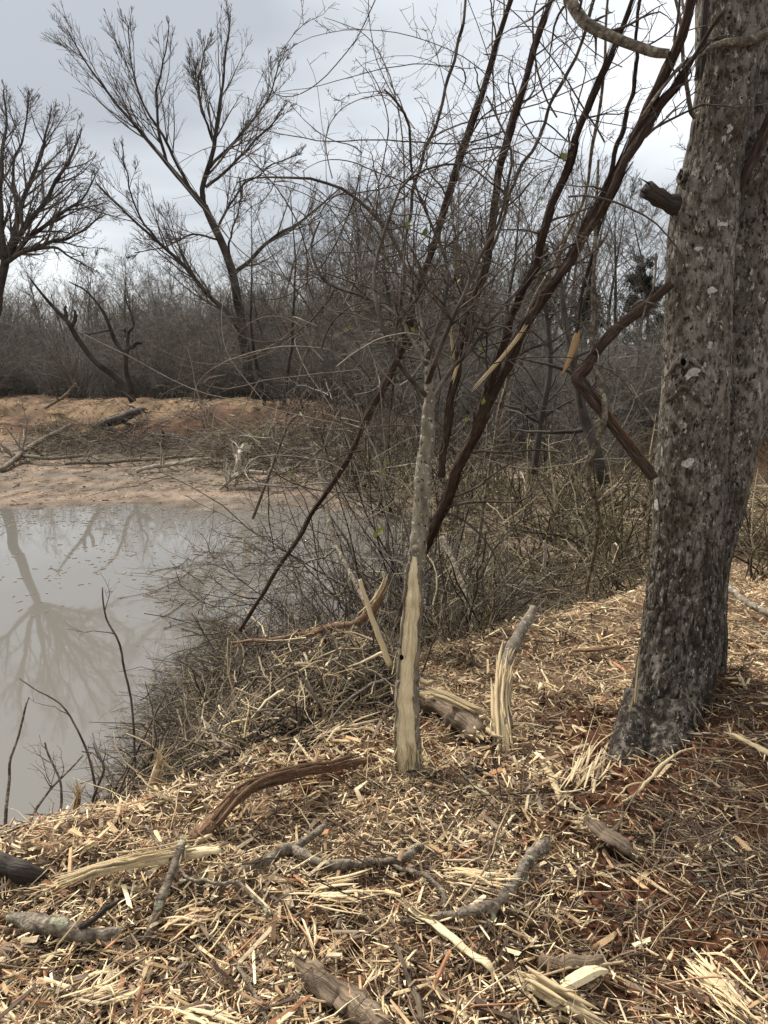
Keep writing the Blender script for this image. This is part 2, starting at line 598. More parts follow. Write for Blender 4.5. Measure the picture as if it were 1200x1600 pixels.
M_soil = mat('soil', (0.62, 0.60, 0.58), (1.25, 1.25, 1.25), 30, 0.95, 0.7, 60, attr=True, spec=0.1)
M_chip = mat('wood_chip', (0.72, 0.70, 0.66), (1.15, 1.15, 1.15), 35, 0.8, 0.3, 160, attr=True, spec=0.2, dist=0.004)
M_fibre = mat('torn_wood', (0.42, 0.30, 0.16), (0.66, 0.53, 0.32), 3, 0.8, 0.5, 14, coord='UV', stretch=(30, 4, 1), attr=True, dist=0.004, spec=0.2)
def bark_material(name):
    m = bpy.data.materials.new(name)
    m.use_nodes = True
    n, l = m.node_tree.nodes, m.node_tree.links
    b = n['Principled BSDF']
    b.inputs['Roughness'].default_value = 0.92
    b.inputs['Specular IOR Level'].default_value = 0.15
    tc = n.new('ShaderNodeTexCoord')

    def noise(scale, stretch=(1, 1, 1), off=(0, 0, 0), detail=5, rough=.6, dist=0.0):
        mp = n.new('ShaderNodeMapping')
        mp.inputs['Scale'].default_value = stretch
        mp.inputs['Location'].default_value = off
        l.new(tc.outputs['Object'], mp.inputs[0])
        nz = n.new('ShaderNodeTexNoise')
        nz.inputs['Scale'].default_value = scale
        nz.inputs['Detail'].default_value = detail
        nz.inputs['Roughness'].default_value = rough
        nz.inputs['Distortion'].default_value = dist
        l.new(mp.outputs[0], nz.inputs['Vector'])
        return nz.outputs['Fac']

    def ramp(f, a, b_):
        r = n.new('ShaderNodeMapRange')
        r.inputs['From Min'].default_value = a
        r.inputs['From Max'].default_value = b_
        l.new(f, r.inputs['Value'])
        return r.outputs['Result']

    def mul(a, b_):
        q = n.new('ShaderNodeMath')
        q.operation = 'MULTIPLY'
        for k, v in enumerate((a, b_)):
            if isinstance(v, float):
                q.inputs[k].default_value = v
            else:
                l.new(v, q.inputs[k])
        return q.outputs[0]

    def mix(f, A, B):
        q = n.new('ShaderNodeMix')
        q.data_type = 'RGBA'
        l.new(f, q.inputs['Factor'])
        for k, v in (('A', A), ('B', B)):
            if isinstance(v, tuple):
                q.inputs[k].default_value = (*v, 1)
            else:
                l.new(v, q.inputs[k])
        return q.outputs['Result']
    big = noise(7, (1, 1, .7), (2, 5, 1), 4)
    mid = noise(38, (1, 1, .6), (1, 3, 8), 8, .75)
    col = mix(ramp(big, .36, .62), (0.132, 0.110, 0.085), (0.275, 0.243, 0.200))
    col = mix(ramp(mid, .56, .42), col, (0.058, 0.044, 0.031))
    # vertical fissures, stronger on the old bark low down
    sep = n.new('ShaderNodeSeparateXYZ')
    l.new(tc.outputs['Object'], sep.inputs[0])
    low = ramp(sep.outputs[2], 1.35, .55)
    fis = noise(30, (1, 1, .13), (4, 4, 4), 4, .6, .6)
    col = mix(mul(ramp(fis, .53, .44), mul(low, .85)), col, (0.040, 0.029, 0.021))
    # crusty lichen mottling, paler, with a grain of its own
    lic = noise(13, (1, 1, .8), (8, 1, 5), 9, .78)
    col = mix(mul(ramp(lic, .575, .63), ramp(mid, .40, .55)), col, (0.40, 0.36, 0.29))
    fl = noise(60, (1, 1, .5), (9, 9, 3), 4, .65)
    col = mix(ramp(fl, .615, .65), col, (0.46, 0.42, 0.34))
    dk = noise(70, (1, 1, .5), (1, 9, 3), 3, .6)
    col = mix(ramp(dk, .585, .64), col, (0.022, 0.017, 0.013))
    moss = noise(9, (1, 1, 1), (3, 3, 9), 5)
    col = mix(mul(ramp(moss, .58, .70), mul(low, .5)), col, (0.12, 0.105, 0.045))
    l.new(col, b.inputs['Base Color'])
    hgt_ = n.new('ShaderNodeMath')
    hgt_.operation = 'ADD'
    l.new(mid, hgt_.inputs[0])
    l.new(mul(ramp(fis, .42, .56), low), hgt_.inputs[1])
    bp = n.new('ShaderNodeBump')
    bp.inputs['Strength'].default_value = 1.0
    bp.inputs['Distance'].default_value = 0.010
    l.new(hgt_.outputs[0], bp.inputs['Height'])
    bp2 = n.new('ShaderNodeBump')
    bp2.inputs['Strength'].default_value = 0.7
    bp2.inputs['Distance'].default_value = 0.004
    l.new(noise(120, (1, 1, .5), (0, 0, 0), 4), bp2.inputs['Height'])
    l.new(bp.outputs[0], bp2.inputs['Normal'])
    l.new(bp2.outputs[0], b.inputs['Normal'])
    return m


M_bark = bark_material('grey_bark')
M_sapbark = mat('smooth_grey_bark', (0.11, 0.088, 0.060), (0.26, 0.215, 0.155), 30, 0.9, 0.6, 90, stretch=(1, 1, 0.4), spec=0.15, dist=0.006,
                spots=[dict(scale=60, at=0.62, soft=0.03, col=(0.38, 0.37, 0.33)), dict(scale=45, at=0.64, soft=0.03, col=(0.05, 0.042, 0.03), off=(3, 3, 3))])
M_bare = mat('bare_wood', (0.58, 0.42, 0.21), (0.86, 0.73, 0.47), 4, 0.7, 0.6, 16, coord='UV', stretch=(24, 5, 1), spec=0.25, dist=0.004, lo=0.3, hi=0.6,
             spots=[dict(scale=9, at=0.66, soft=0.08, col=(0.30, 0.19, 0.09), stretch=(6, 6, 1))])
M_vine = mat('stringy_red_bark', (0.030, 0.019, 0.014), (0.15, 0.100, 0.074), 3, 0.9, 1.0, 6, coord='UV', stretch=(14, 5, 1), spec=0.12, dist=0.012,
             spots=[dict(scale=5, at=0.60, soft=0.10, col=(0.20, 0.155, 0.115), stretch=(8, 3, 1), detail=5)])
M_red = mat('torn_red_wood', (0.085, 0.045, 0.028), (0.36, 0.21, 0.12), 3, 0.85, 1.0, 8, coord='UV', stretch=(20, 7, 1), spec=0.15, dist=0.006,
            spots=[dict(scale=6, at=0.60, soft=0.05, col=(0.52, 0.38, 0.22), stretch=(6, 4, 1))])
M_branch = mat('grey_branch_bark', (0.07, 0.053, 0.038), (0.30, 0.245, 0.18), 40, 0.92, 1.0, 90, spec=0.15, dist=0.012, c3=(0.15, 0.122, 0.09), detail=9,
               spots=[dict(scale=28, at=0.62, soft=0.04, col=(0.30, 0.29, 0.19), off=(4, 4, 1)), dict(scale=30, at=0.70, soft=0.05, col=(0.27, 0.25, 0.10), off=(9, 2, 1), detail=5)])
M_log = mat('weathered_log', (0.10, 0.070, 0.045), (0.30, 0.225, 0.155), 3, 0.9, 0.8, 8, coord='UV', stretch=(9, 3, 1), spec=0.15, dist=0.01)
M_darklog = mat('wet_dark_log', (0.018, 0.013, 0.010), (0.075, 0.055, 0.040), 3, 0.7, 0.8, 8, coord='UV', stretch=(9, 3, 1), spec=0.3, dist=0.01)
M_twig = mat('dark_twig', (0.035, 0.026, 0.020), (0.13, 0.102, 0.078), 12, 0.9, 0.0, spec=0.15)
M_twigc = mat('mixed_twig', (0.75, 0.75, 0.75), (1.2, 1.2, 1.2), 12, 0.9, 0.0, attr=True, spec=0.15)
M_far = mat('far_bark', (0.030, 0.024, 0.020), (0.085, 0.072, 0.060), 2, 0.95, 0.5, 9, spec=0.1)
M_fartwig = mat('far_twig', (0.085, 0.068, 0.056), (0.15, 0.125, 0.105), 1, 0.95, 0.0, spec=0.1)
M_thick = mat('undergrowth_twig', (0.8, 0.8, 0.8), (1.15, 1.15, 1.15), 0.4, 0.95, 0.0, attr=True, spec=0.05)
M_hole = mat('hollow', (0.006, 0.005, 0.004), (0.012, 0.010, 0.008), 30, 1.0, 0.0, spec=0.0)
M_lich = mat('white_lichen', (0.26, 0.24, 0.20), (0.56, 0.53, 0.46), 70, 0.95, 0.6, 150, spec=0.1, dist=0.003)
M_bleach = mat('bleached_wood', (0.20, 0.17, 0.13), (0.42, 0.36, 0.28), 12, 0.9, 0.4, 60, spec=0.1)
M_leaf = mat('green_leaf', (0.10, 0.13, 0.022), (0.24, 0.26, 0.05), 40, 0.6, 0.2, 80, spec=0.3)
M_needle = mat('cedar_needles', (0.016, 0.022, 0.011), (0.035, 0.042, 0.020), 2, 0.9, 0.0, spec=0.1)

M_water = bpy.data.materials.new('muddy_water')
M_water.use_nodes = True
n, l = M_water.node_tree.nodes, M_water.node_tree.links
b = n['Principled BSDF']
b.inputs['Base Color'].default_value = (0.15, 0.138, 0.118, 1)
b.inputs['Roughness'].default_value = 0.03
b.inputs['IOR'].default_value = 1.7
tc = n.new('ShaderNodeTexCoord')
mp = n.new('ShaderNodeMapping')
mp.inputs['Scale'].default_value = (1.0, 0.6, 1)
l.new(tc.outputs['Object'], mp.inputs[0])
nz = n.new('ShaderNodeTexNoise')
nz.inputs['Scale'].default_value = 3.0
nz.inputs['Detail'].default_value = 3
l.new(mp.outputs[0], nz.inputs['Vector'])
bp = n.new('ShaderNodeBump')
bp.inputs['Strength'].default_value = 0.03
bp.inputs['Distance'].default_value = 0.02
l.new(nz.outputs['Fac'], bp.inputs['Height'])
l.new(bp.outputs['Normal'], b.inputs['Normal'])

# ------------------------------------------------------------------ the ground, one sheet to the horizon
STRAW = np.array([(0.56, 0.42, 0.235), (0.70, 0.57, 0.36), (0.40, 0.27, 0.145), (0.33, 0.165, 0.085), (0.19, 0.135, 0.09), (0.075, 0.05, 0.034), (0.50, 0.39, 0.25), (0.27, 0.17, 0.10)])


def dirt_mask(x, y):
    """1 where bare red soil shows instead of shredded wood"""
    a = sstep(0.45, 0.85, x - 0.10 * (y - 2.5) + .25 * (fbm(x * 3, y * 3, 12, 3) - .5)) * sstep(3.5, 2.9, y) * sstep(1.45, 1.75, y)
    p = sstep(0.52, 0.70, fbm(x * 1.7 + 3, y * 1.7, 77, 3))
    return np.clip(a * (0.86 + 0.2 * p) + 0.35 * p, 0, 1)


def build_ground():
    ys = np.concatenate([np.linspace(-6, 1.0, 16)[:-1], np.linspace(1.0, 6.0, 230)[:-1], np.geomspace(6.0, 40, 130)[:-1], np.geomspace(40, 900, 16)])
    s = np.linspace(-1, 1, 232)
    s = np.sign(s) * (0.55 * np.abs(s) + 0.45 * np.abs(s) ** 3)
    yy, ss = np.meshgrid(ys, s, indexing='ij')
    xx = ss * (2.6 + 1.15 * np.maximum(yy, 0))
    zz = hgt(xx, yy)
    ny, nx = xx.shape
    i = np.arange(ny * nx).reshape(ny, nx)
    Q = np.stack([i[:-1, :-1], i[:-1, 1:], i[1:, 1:], i[1:, :-1]], -1).reshape(-1, 4)
    # colours of the soil itself: litter, red earth, mud flat, woodland floor
    soil = np.array([0.112, 0.047, 0.024])
    litter = np.array([0.20, 0.135, 0.078])
    red = np.array([0.128, 0.076, 0.047])
    mud = np.array([0.215, 0.160, 0.117])
    forest = np.array([0.055, 0.042, 0.028])
    near = soil * (0.6 + 0.8 * fbm(xx * 6, yy * 6, 5)[..., None])
    dm = dirt_mask(xx, yy)[..., None]
    near = np.array([0.125, 0.082, 0.048]) * (0.35 + 1.3 * fbm(xx * 9, yy * 9, 5)[..., None]) * (1 - dm) + soil * (.7 + .8 * fbm(xx * 6, yy * 6, 6)[..., None]) * dm
    f1 = sstep(0.46, 0.60, fbm(xx * 0.6, yy * 0.9, 63, 4))[..., None]
    f2 = np.clip(fbm(xx * 6, yy * 4, 65, 4)[..., None] * 2.2 - .6, 0, 1)
    bermc = (red * (1 - f1) + litter * 1.1 * f1) * (0.4 + 0.95 * f2)
    d = sdf_poly(xx, yy, POND)
    flat = sstep(0.30, 0.14, zz)[..., None]
    f3 = fbm(xx * .5, yy * 2.6, 83, 4)[..., None]
    mudc = np.array([0.155, 0.125, 0.095]) * (1 - sstep(.42, .58, f3)) + mud * sstep(.42, .58, f3)
    farc = bermc * (1 - flat) + mudc * (0.5 + 0.75 * f2) * flat
    crest = np.interp(xx, RX, RY)
    fo = sstep(1.0, 3.0, yy - crest)[..., None]
    farc = farc * (1 - fo) + forest * fo
    k = sstep(5.5, 9.0, yy + 0.0 * xx)[..., None]
    C = near * (1 - k) + farc * k
    wet = sstep(0.25, 0.0, np.abs(d))[..., None] * (d[..., None] > -0.1)
    C = C * (1 - 0.45 * wet * (yy[..., None] < 9))
    g = Geo()
    g.add(np.stack([xx, yy, zz], -1), Q, None, np.stack([xx, yy], -1).reshape(-1, 2), C.reshape(-1, 3))
    o = new_obj('ground', g, M_soil)
    return tag(o, 'reddish brown soil of the bank, the far berm and the wood floor', 'ground', kind='structure')


build_ground()
g = Geo()
g.add([(-80, 1.2, 0), (2.6, 1.2, 0), (2.6, 20, 0), (-80, 20, 0)], [(0, 1, 2, 3)])
tag(new_obj('pond_water', g, M_water), 'still muddy grey-brown pond water reflecting sky and bare trees', 'water', kind='structure')


# ------------------------------------------------------------------ the big double-stemmed tree
def bark_stem(g, rows, K, S, flare=0.0, furrow=0.006, seed=0, lean_noise=0.01):
    a = []
    for x, y, Y, r in rows:
        p = at(x, y, Y)
        a.append([*p, px(r, p)])
    s = spline(a, K)
    P, R = s[:, :3], s[:, 3] * .95
    T = unit(np.gradient(P, axis=0))
    U = unit(np.cross(T, np.array([[0.0, 1.0, 0.0]])))
    W = np.cross(T, U)
    th = np.linspace(0, 2 * np.pi, S, endpoint=False)
    zl = np.concatenate([[0], np.cumsum(np.linalg.norm(np.diff(P, axis=0), axis=1))])
    TH, ZZ = np.meshgrid(th, zl)
    # wrap the noise round the stem with two coordinates
    cx_, sy_ = np.cos(TH) * 1.0, np.sin(TH) * 1.0
    u1 = TH / (2 * np.pi) * 26

    def wrapn(fu, fv, sd):
        a1 = fbm(TH / (2 * np.pi) * fu, ZZ * fv, sd, 3)
        a2 = fbm(TH / (2 * np.pi) * fu - fu, ZZ * fv, sd, 3)
        w = sstep(0.85, 1.0, TH / (2 * np.pi))
        return a1 * (1 - w) + a2 * w

    def plates(nu, fv, sd, skew=.9):
        """distance to the nearest crack between long bark plates (cells round the stem)"""
        u = TH / (2 * np.pi) * nu + skew * (wrapn(6, 5, sd) - .5) * 2
        v = ZZ * fv + .8 * (wrapn(9, 7, sd + 4) - .5)
        iu, iv = np.floor(u), np.floor(v)
        d1 = np.full(u.shape, 9.0)
        d2 = np.full(u.shape, 9.0)
        for du in (-1, 0, 1):
            for dv in (-1, 0, 1):
                cu, cv = iu + du, iv + dv
                hu, hv = _hash(np.mod(cu, nu), cv, sd), _hash(np.mod(cu, nu), cv, sd + 50)
                d = np.hypot(u - cu - hu, v - cv - hv)
                d2 = np.where(d < d1, d1, np.minimum(d2, d))
                d1 = np.minimum(d1, d)
        return d2 - d1
    low = sstep(1.7, 0.6, ZZ)
    lump = wrapn(5, 3, seed + 9) - 0.5
    fine = wrapn(70, 45, seed + 21) - 0.5
    scale_ = wrapn(28, 60, seed + 33) - 0.5
    cr1 = sstep(0.26, 0.0, plates(26, 6, seed + 2))
    cr2 = sstep(0.22, 0.0, plates(54, 13, seed + 6))
    disp = -furrow * cr1 * (0.22 + 0.78 * low) - furrow * .35 * cr2 * (0.45 + .55 * low) + 0.024 * lump + 0.009 * fine + 0.005 * scale_ * (1 - .5 * low)
    fl = flare * np.exp(-np.maximum(ZZ - .16, 0) / 0.13) * (1 + 0.55 * np.sin(3 * TH + 1.0 + seed) + 0.25 * np.sin(5 * TH))
    RR = R[:, None] * (1 + fl) + disp
    V = P[:, None, :] + RR[..., None] * (U[:, None, :] * np.cos(TH)[..., None] + W[:, None, :] * np.sin(TH)[..., None])
    i = np.arange(K * S).reshape(K, S)
    Q = np.stack([i[:-1], np.roll(i, -1, 1)[:-1], np.roll(i, -1, 1)[1:], i[1:]], -1).reshape(-1, 4)
    g.add(V, Q, None, np.stack([TH / 6.283, ZZ], -1).reshape(-1, 2))
    return P, R


TREE_Y = 2.78
tb = G(1040, 1165)
big = thing('double_trunk_tree', 'thick grey double-trunked tree with lichen and knot holes, rooted in red soil beside the chips', 'tree', tb)
g = Geo()
LP, LR = bark_stem(g, [(1032, 1240, 2.90, 62), (1046, 1140, 2.95, 61), (1062, 1000, 3.02, 60), (1073, 850, 3.03, 57), (1081, 700, 3.02, 54), (1088, 560, 3.01, 51),
                       (1092, 430, 3.00, 51), (1100, 335, 2.99, 52), (1116, 250, 2.98, 46), (1133, 150, 2.96, 48), (1146, 0, 2.94, 57), (1152, -250, 2.90, 58), (1160, -700, 2.84, 58)],
                   400, 200, flare=0.62, furrow=0.012, seed=3)
part('trunk', g, M_bark, big)
g = Geo()
bark_stem(g, [(1075, 1215, 3.19, 60), (1082, 1060, 3.20, 50), (1096, 900, 3.21, 44), (1124, 760, 3.21, 46), (1146, 620, 3.20, 50), (1160, 480, 3.19, 52), (1170, 330, 3.18, 54), (1186, 150, 3.16, 56), (1200, 0, 3.14, 58), (1230, -300, 3.10, 58), (1262, -700, 3.04, 58)],
          310, 150, flare=0.35, furrow=0.011, seed=31)
part('second_trunk', g, M_bark, big)


def surf(P, R, pxx, pyy):
    """point on the front of a stem in pixel direction"""
    r = unit(ray(pxx, pyy))
    o = np.array([0, 0, HC])
    t = np.linspace(1.5, 3.6, 4000)
    q = o + r * t[:, None]
    d = np.linalg.norm(q[:, None, :] - P[None, ::3], axis=2) - R[None, ::3]
    m = d.min(1)
    i = np.argmax(m < 0.004) if (m < 0.004).any() else np.argmin(m)
    k = d[i].argmin() * 3
    nrm = unit(q[i] - P[k])
    return q[i], nrm


def disc(g, c, nrm, rx, rz, n=14, dome=0.0, jag=0.0, rot=0.0, lip=0.006):
    nrm = unit(np.asarray(nrm, float))
    u = unit(np.cross(np.array([0, 0, 1.0]), nrm))
    v = np.cross(nrm, u)
    a = np.linspace(0, 2 * np.pi, n, endpoint=False)
    j = 1 + jag * sum(RNG.normal(0, .6 / q) * np.cos(q * a + RNG.uniform(0, 6.28)) for q in (1, 2, 3, 4, 5)) + jag * .25 * RNG.normal(0, 1, n)
    x_, z_ = rx * np.cos(a) * j, rz * np.sin(a) * j
    xr, zr = x_ * math.cos(rot) - z_ * math.sin(rot), x_ * math.sin(rot) + z_ * math.cos(rot)
    ring = c + u * xr[:, None] + v * zr[:, None]
    V = np.concatenate([ring - nrm * lip, c[None] + nrm * dome])
    T = [(i, (i + 1) % n, n) for i in range(n)]
    g.add(V, None, T)


def knot(pxx, pyy, r, ring_r):
    c, nn = surf(LP, LR, pxx, pyy)
    u = unit(np.cross(np.array([0, 0, 1.0]), nn))
    v = np.cross(nn, u)
    a = np.linspace(0, 2 * np.pi, 17)
    gk = Geo()
    P = c + nn * 0.008 + (u * np.cos(a)[:, None] * ring_r + v * np.sin(a)[:, None] * ring_r * 1.2)
    tubes(gk, P, np.full(17, ring_r * 0.36) * RNG.uniform(0.8, 1.2, 17), 7)
    k = part('knot_hole', gk, M_bark, big)
    gk = Geo()
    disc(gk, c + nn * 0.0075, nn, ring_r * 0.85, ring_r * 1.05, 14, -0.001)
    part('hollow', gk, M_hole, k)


knot(1068, 276, 8, 0.020)
knot(1069, 566, 7, 0.016)
# raised branch-collar brow under the lower knot
for pts in ([(1040, 628), (1055, 618), (1067, 604), (1080, 612), (1096, 628), (1112, 634)], [(1040, 590), (1052, 574), (1068, 556), (1088, 568), (1104, 586)]):
    a = []
    for x, y in pts:
        c, nn = surf(LP, LR, x, y)
        a.append([*(c + nn * 0.002), 0.010])
    s = spline(a, 16)
    gk = Geo()
    tubes(gk, s[:, :3], s[:, 3] * np.sin(np.linspace(0.2, np.pi - 0.2, 16)) ** 0.5, 7)
    part('branch_collar', gk, M_bark, big)
gl = Geo()
for x, y, a, b_, r in [(1079, 585, 13, 6, .4), (1110, 453, 7, 5, .3), (1109, 539, 4, 6, 0), (1071, 726, 10, 6, .5), (1027, 790, 6, 9, 0.2), (1072, 415, 5, 3, 0), (1130, 350, 6, 4, .3), (1140, 200, 4, 6, 0), (1088, 390, 6, 3, 0.2), (1036, 706, 3, 8, 0)]:
    c, nn = surf(LP, LR, x, y)
    disc(gl, c + nn * 0.0042, nn, px(a, c), px(b_, c), 29, 0.0003, 0.5, r, lip=.0012)
part('lichen_patch', gl, M_lich, big)['kind'] = 'stuff'

# roots spreading from its foot
for rows in ([(1008, 1090, 2.93, 34), (990, 1140, 2.84, 33), (975, 1185, 2.74, 26), (962, 1222, 2.66, 13), (950, 1245, 2.60, 4)],
             [(1045, 1110, 2.88, 40), (1042, 1160, 2.78, 34), (1035, 1205, 2.68, 22), (1025, 1240, 2.6, 6)],
             [(1090, 1110, 2.98, 40), (1110, 1150, 2.9, 30), (1135, 1185, 2.82, 18), (1165, 1215, 2.74, 5)]):
    P, R = trace(rows, 26, .004)
    g = Geo()
    tubes(g, P, R, 22, rough=.3)
    part('root', g, M_bark, big)
# broken stub and small limbs of the big tree
g = Geo()
c, nn = surf(LP, LR, 1052, 322)
tip = at(1010, 296, 2.94)
P = spline([[*(c - nn * 0.05), 0.040], [*(c * 0.7 + tip * 0.3), 0.034], [*tip, 0.030]], 10)
tubes(g, P[:, :3], P[:, 3] * RNG.uniform(0.85, 1.15, 10), 11, cap=True)
sg = part('broken_stub', g, M_darklog, big)
g = Geo()
for k in range(9):
    d = unit(tip - c) * RNG.uniform(0.01, 0.035)
    o_ = tip + RNG.normal(0, 0.013, 3)
    tubes(g, np.stack([o_ - d, o_ + d]), np.array([0.006, 0.001]), 4)
part('splinter_fringe', g, M_darklog, sg)


def limb(parent, name, rows, material=M_branch, K=18, S=7, wob=0.006, tw=0, tmat=None, **kw):
    P, R = trace(rows, K, wob)
    g = Geo()
    tubes(g, P, R, S, cap=True)
    o = part(name, g, material, parent)
    if tw:
        Pc, Rc = spawn(P[None], R[None], tw, 0.1, 1, (25, 75), kw.get('lenf', 0.25), 0.5, 6, 0.22, kw.get('trop', (0, 0, 0.0)), rmin=0.0011, lmax=kw.get('lmax', 0.4))
        P2, R2 = spawn(Pc, Rc, kw.get('n2', 3), 0.15, 1, (25, 80), 0.5, 0.6, 5, 0.22, (0, 0, 0), rmin=0.0009)
        twig_parts(o, tmat or M_twig, Pc, Rc, P2, R2)
    return P, R


limb(big, 'limb', [(1205, 50, 2.86, 9), (1170, 62, 2.84, 8), (1120, 72, 2.82, 5), (1060, 110, 2.74, 3), (1000, 185, 2.69, 2)], tw=7, lmax=0.3)
limb(big, 'limb', [(1090, 125, 2.87, 6), (1097, 95, 2.84, 7), (1100, 60, 2.82, 6), (1104, -20, 2.80, 5), (1110, -160, 2.74, 4)], M_darklog)
limb(big, 'limb', [(1092, 178, 2.90, 4), (1082, 182, 2.87, 4), (1074, 150, 2.84, 3.5), (1068, 90, 2.82, 3), (1055, 0, 2.79, 2.5), (1030, -80, 2.74, 2)], M_branch)
limb(big, 'limb', [(1152, 310, 2.94, 3), (1165, 270, 2.92, 8), (1190, 215, 2.90, 9), (1225, 130, 2.84, 9), (1280, 0, 2.74, 8)], M_vine)
for rows in ([(992, 1195, 2.82, 5), (990, 1120, 2.84, 4), (998, 1040, 2.89, 2.5), (1003, 1010, 2.90, 1)], [(972, 1190, 2.80, 4), (982, 1140, 2.81, 4), (990, 1085, 2.83, 2)]):
    P, R = trace(rows, 14, .003)
    g = Geo()
    fray(g, P, .008, 9, trim=.4)
    part('torn_fibres', g, M_fibre, big)


# ------------------------------------------------------------------ the skinned sapling
sb = G(641, 1205)
SY = sb[1]
sap = thing('skinned_sapling', 'slim grey tree with a long pale strip of bark torn off its trunk', 'tree', sb)
rows = [(641, 1222, SY, 20), (638, 1170, SY, 20), (636, 1090, SY + .01, 19), (641, 1000, SY + .02, 16.5), (650, 900, SY + .04, 14), (657, 820, SY + .06, 13), (662, 740, SY + .08, 13), (668, 670, SY + .10, 11), (671, 610, SY + .12, 7.5), (668, 545, SY + .14, 4.5)]
SPN, SRN = trace(rows, 140, 0.004)
g = Geo()
S_ = 28
th = np.arange(S_) * 2 * np.pi / S_
lump = 1 + 0.10 * (vn(th[None] * 1.6 + 0 * SPN[:, :1], SPN[:, 2:3] * 14 + 0 * th[None], 5) - 0.5) + 0.05 * (vn(th[None] * 5, SPN[:, 2:3] * 60, 8) - 0.5)
T = unit(np.gradient(SPN, axis=0))
U = unit(np.cross(T, np.array([[0, 1.0, 0]])))
W = np.cross(T, U)
V = SPN[:, None] + (SRN[:, None] * lump)[..., None] * (U[:, None] * np.cos(th)[None, :, None] + W[:, None] * np.sin(th)[None, :, None])
i = np.arange(140 * S_).reshape(140, S_)
Q = np.stack([i[:-1], np.roll(i, -1, 1)[:-1], np.roll(i, -1, 1)[1:], i[1:]], -1).reshape(-1, 4)
g.add(V, Q)
trunk = part('trunk', g, M_sapbark, sap)


def scar(y0, y1, lft, rgt, name='bare_wood', off=0.0035, seed=1):
    """a strip of bare wood on the front of the trunk between pixel rows y0..y1; lft/rgt: (row, angle) tables"""
    ys_ = np.array([800 - F * ((p[2] - HC) * CP + p[1] * SP) / (p[1] * CP - (p[2] - HC) * SP) for p in SPN])
    rowsel = np.where((ys_ > y0) & (ys_ < y1))[0]
    n_ = 9
    Vs, uv = [], []
    for q, k in enumerate(rowsel):
        yy_ = ys_[k]
        j1, j2 = RNG.normal(0, 0.035, 2)
        a0 = np.interp(yy_, lft[0], lft[1]) + j1 + 0.40 * (fbm(yy_ * 0.022, seed, 3, 3) - 0.5)
        a1 = np.interp(yy_, rgt[0], rgt[1]) + j2 + 0.40 * (fbm(yy_ * 0.022, seed + 5, 4, 3) - 0.5)
        for f_ in np.linspace(0, 1, n_):
            a_ = a0 + (a1 - a0) * f_
            edge = min(f_, 1 - f_)
            rad = SRN[k] * (1 + 0.05 * (vn(a_ * 5, SPN[k, 2] * 20, 9) - 0.5)) + (off if edge > 0.01 else -0.003)
            # angle 0 faces the camera
            Vs.append(SPN[k] + rad * (U[k] * math.sin(a_) + (-np.array([0, 1.0, 0]) + T[k] * T[k][1]) * math.cos(a_)))
            uv.append((f_ * 0.5, SPN[k, 2]))
    m_ = len(rowsel)
    i_ = np.arange(m_ * n_).reshape(m_, n_)
    Q_ = np.stack([i_[:-1, :-1], i_[:-1, 1:], i_[1:, 1:], i_[1:, :-1]], -1).reshape(-1, 4)
    gg = Geo()
    gg.add(np.array(Vs), Q_, None, uv)
    bw = part(name, gg, M_bare, trunk)
    VV = np.array(Vs).reshape(m_, n_, 3)
    for col_, sgn in ((1, -1), (n_ - 2, 1)):      # curled lips of bark along both edges
        e_ = VV[:, col_] + U[rowsel] * (.004 * sgn)
        gl_ = Geo()
        tubes(gl_, e_, .0035 + .0040 * vn(np.arange(m_) * .45, np.full(m_, 3.0 + sgn), 5), 6, rough=.8)
        part('bark_lip', gl_, M_sapbark, trunk)
    gf = Geo()
    for q in range(46):
        c_ = int(RNG.integers(1, n_ - 1))
        k0 = int(RNG.integers(0, m_ - 14))
        kl = int(RNG.integers(6, 14))
        off_ = np.array([RNG.normal(0, .002), -.0012, 0]) + np.linspace(0, 1, kl)[:, None] ** 3 * np.array([RNG.normal(0, .004), -RNG.uniform(0, .006), 0])
        tubes(gf, VV[k0:k0 + kl, c_] + off_, np.full(kl, RNG.uniform(.0006, .0016)) * np.sin(np.linspace(.3, 2.9, kl)), 4)
    part('torn_fibres', gf, M_bare, bw)
    return bw


scar(866, 1216, ([860, 880, 930, 950, 1010, 1080, 1150, 1216], [0.10, -0.15, -0.65, -0.95, -0.75, -0.65, -1.0, -0.6]),
     ([860, 880, 930, 1000, 1080, 1150, 1216], [0.35, 1.0, 1.1, 1.0, 1.1, 1.3, 1.4]))
# knob with a cut face above the strip, small dark knot lower down
c = SPN[np.argmin(np.abs(SPN[:, 2] - at(652, 860, SY)[2]))]
g = Geo()
kn = c + np.array([-0.008, -0.030, 0.0])
tubes(g, np.stack([kn + np.array([0, 0.02, 0]), kn, kn + np.array([-0.002, -0.010, 0])]), np.array([0.020, 0.016, 0.010]), 9, cap=True)
part('knob', g, M_sapbark, trunk)
g = Geo()
disc(g, kn + np.array([-0.002, -0.0108, 0]), (0, -1, 0.05), 0.0075, 0.0075, 10, 0.001, 0.08)
part('cut_face', g, M_lich, trunk)
g = Geo()
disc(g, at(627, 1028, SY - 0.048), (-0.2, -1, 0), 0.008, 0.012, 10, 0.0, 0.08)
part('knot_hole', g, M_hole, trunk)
# ragged strips of torn fibre at the foot
g = Geo()
for k in range(26):
    x = RNG.uniform(622, 660)
    p = at(x, RNG.uniform(1150, 1195), SY - 0.055 + abs(x - 641) * 0.001)
    q = p + np.array([RNG.normal(0, .012), RNG.uniform(-0.02, 0.0), -RNG.uniform(0.03, 0.09)])
    tubes(g, np.stack([p, (p + q) / 2 + RNG.normal(0, .003, 3), q]), np.array([0.001, 0.0035, 0.0012]), 4)
part('torn_fibre', g, M_fibre, trunk)

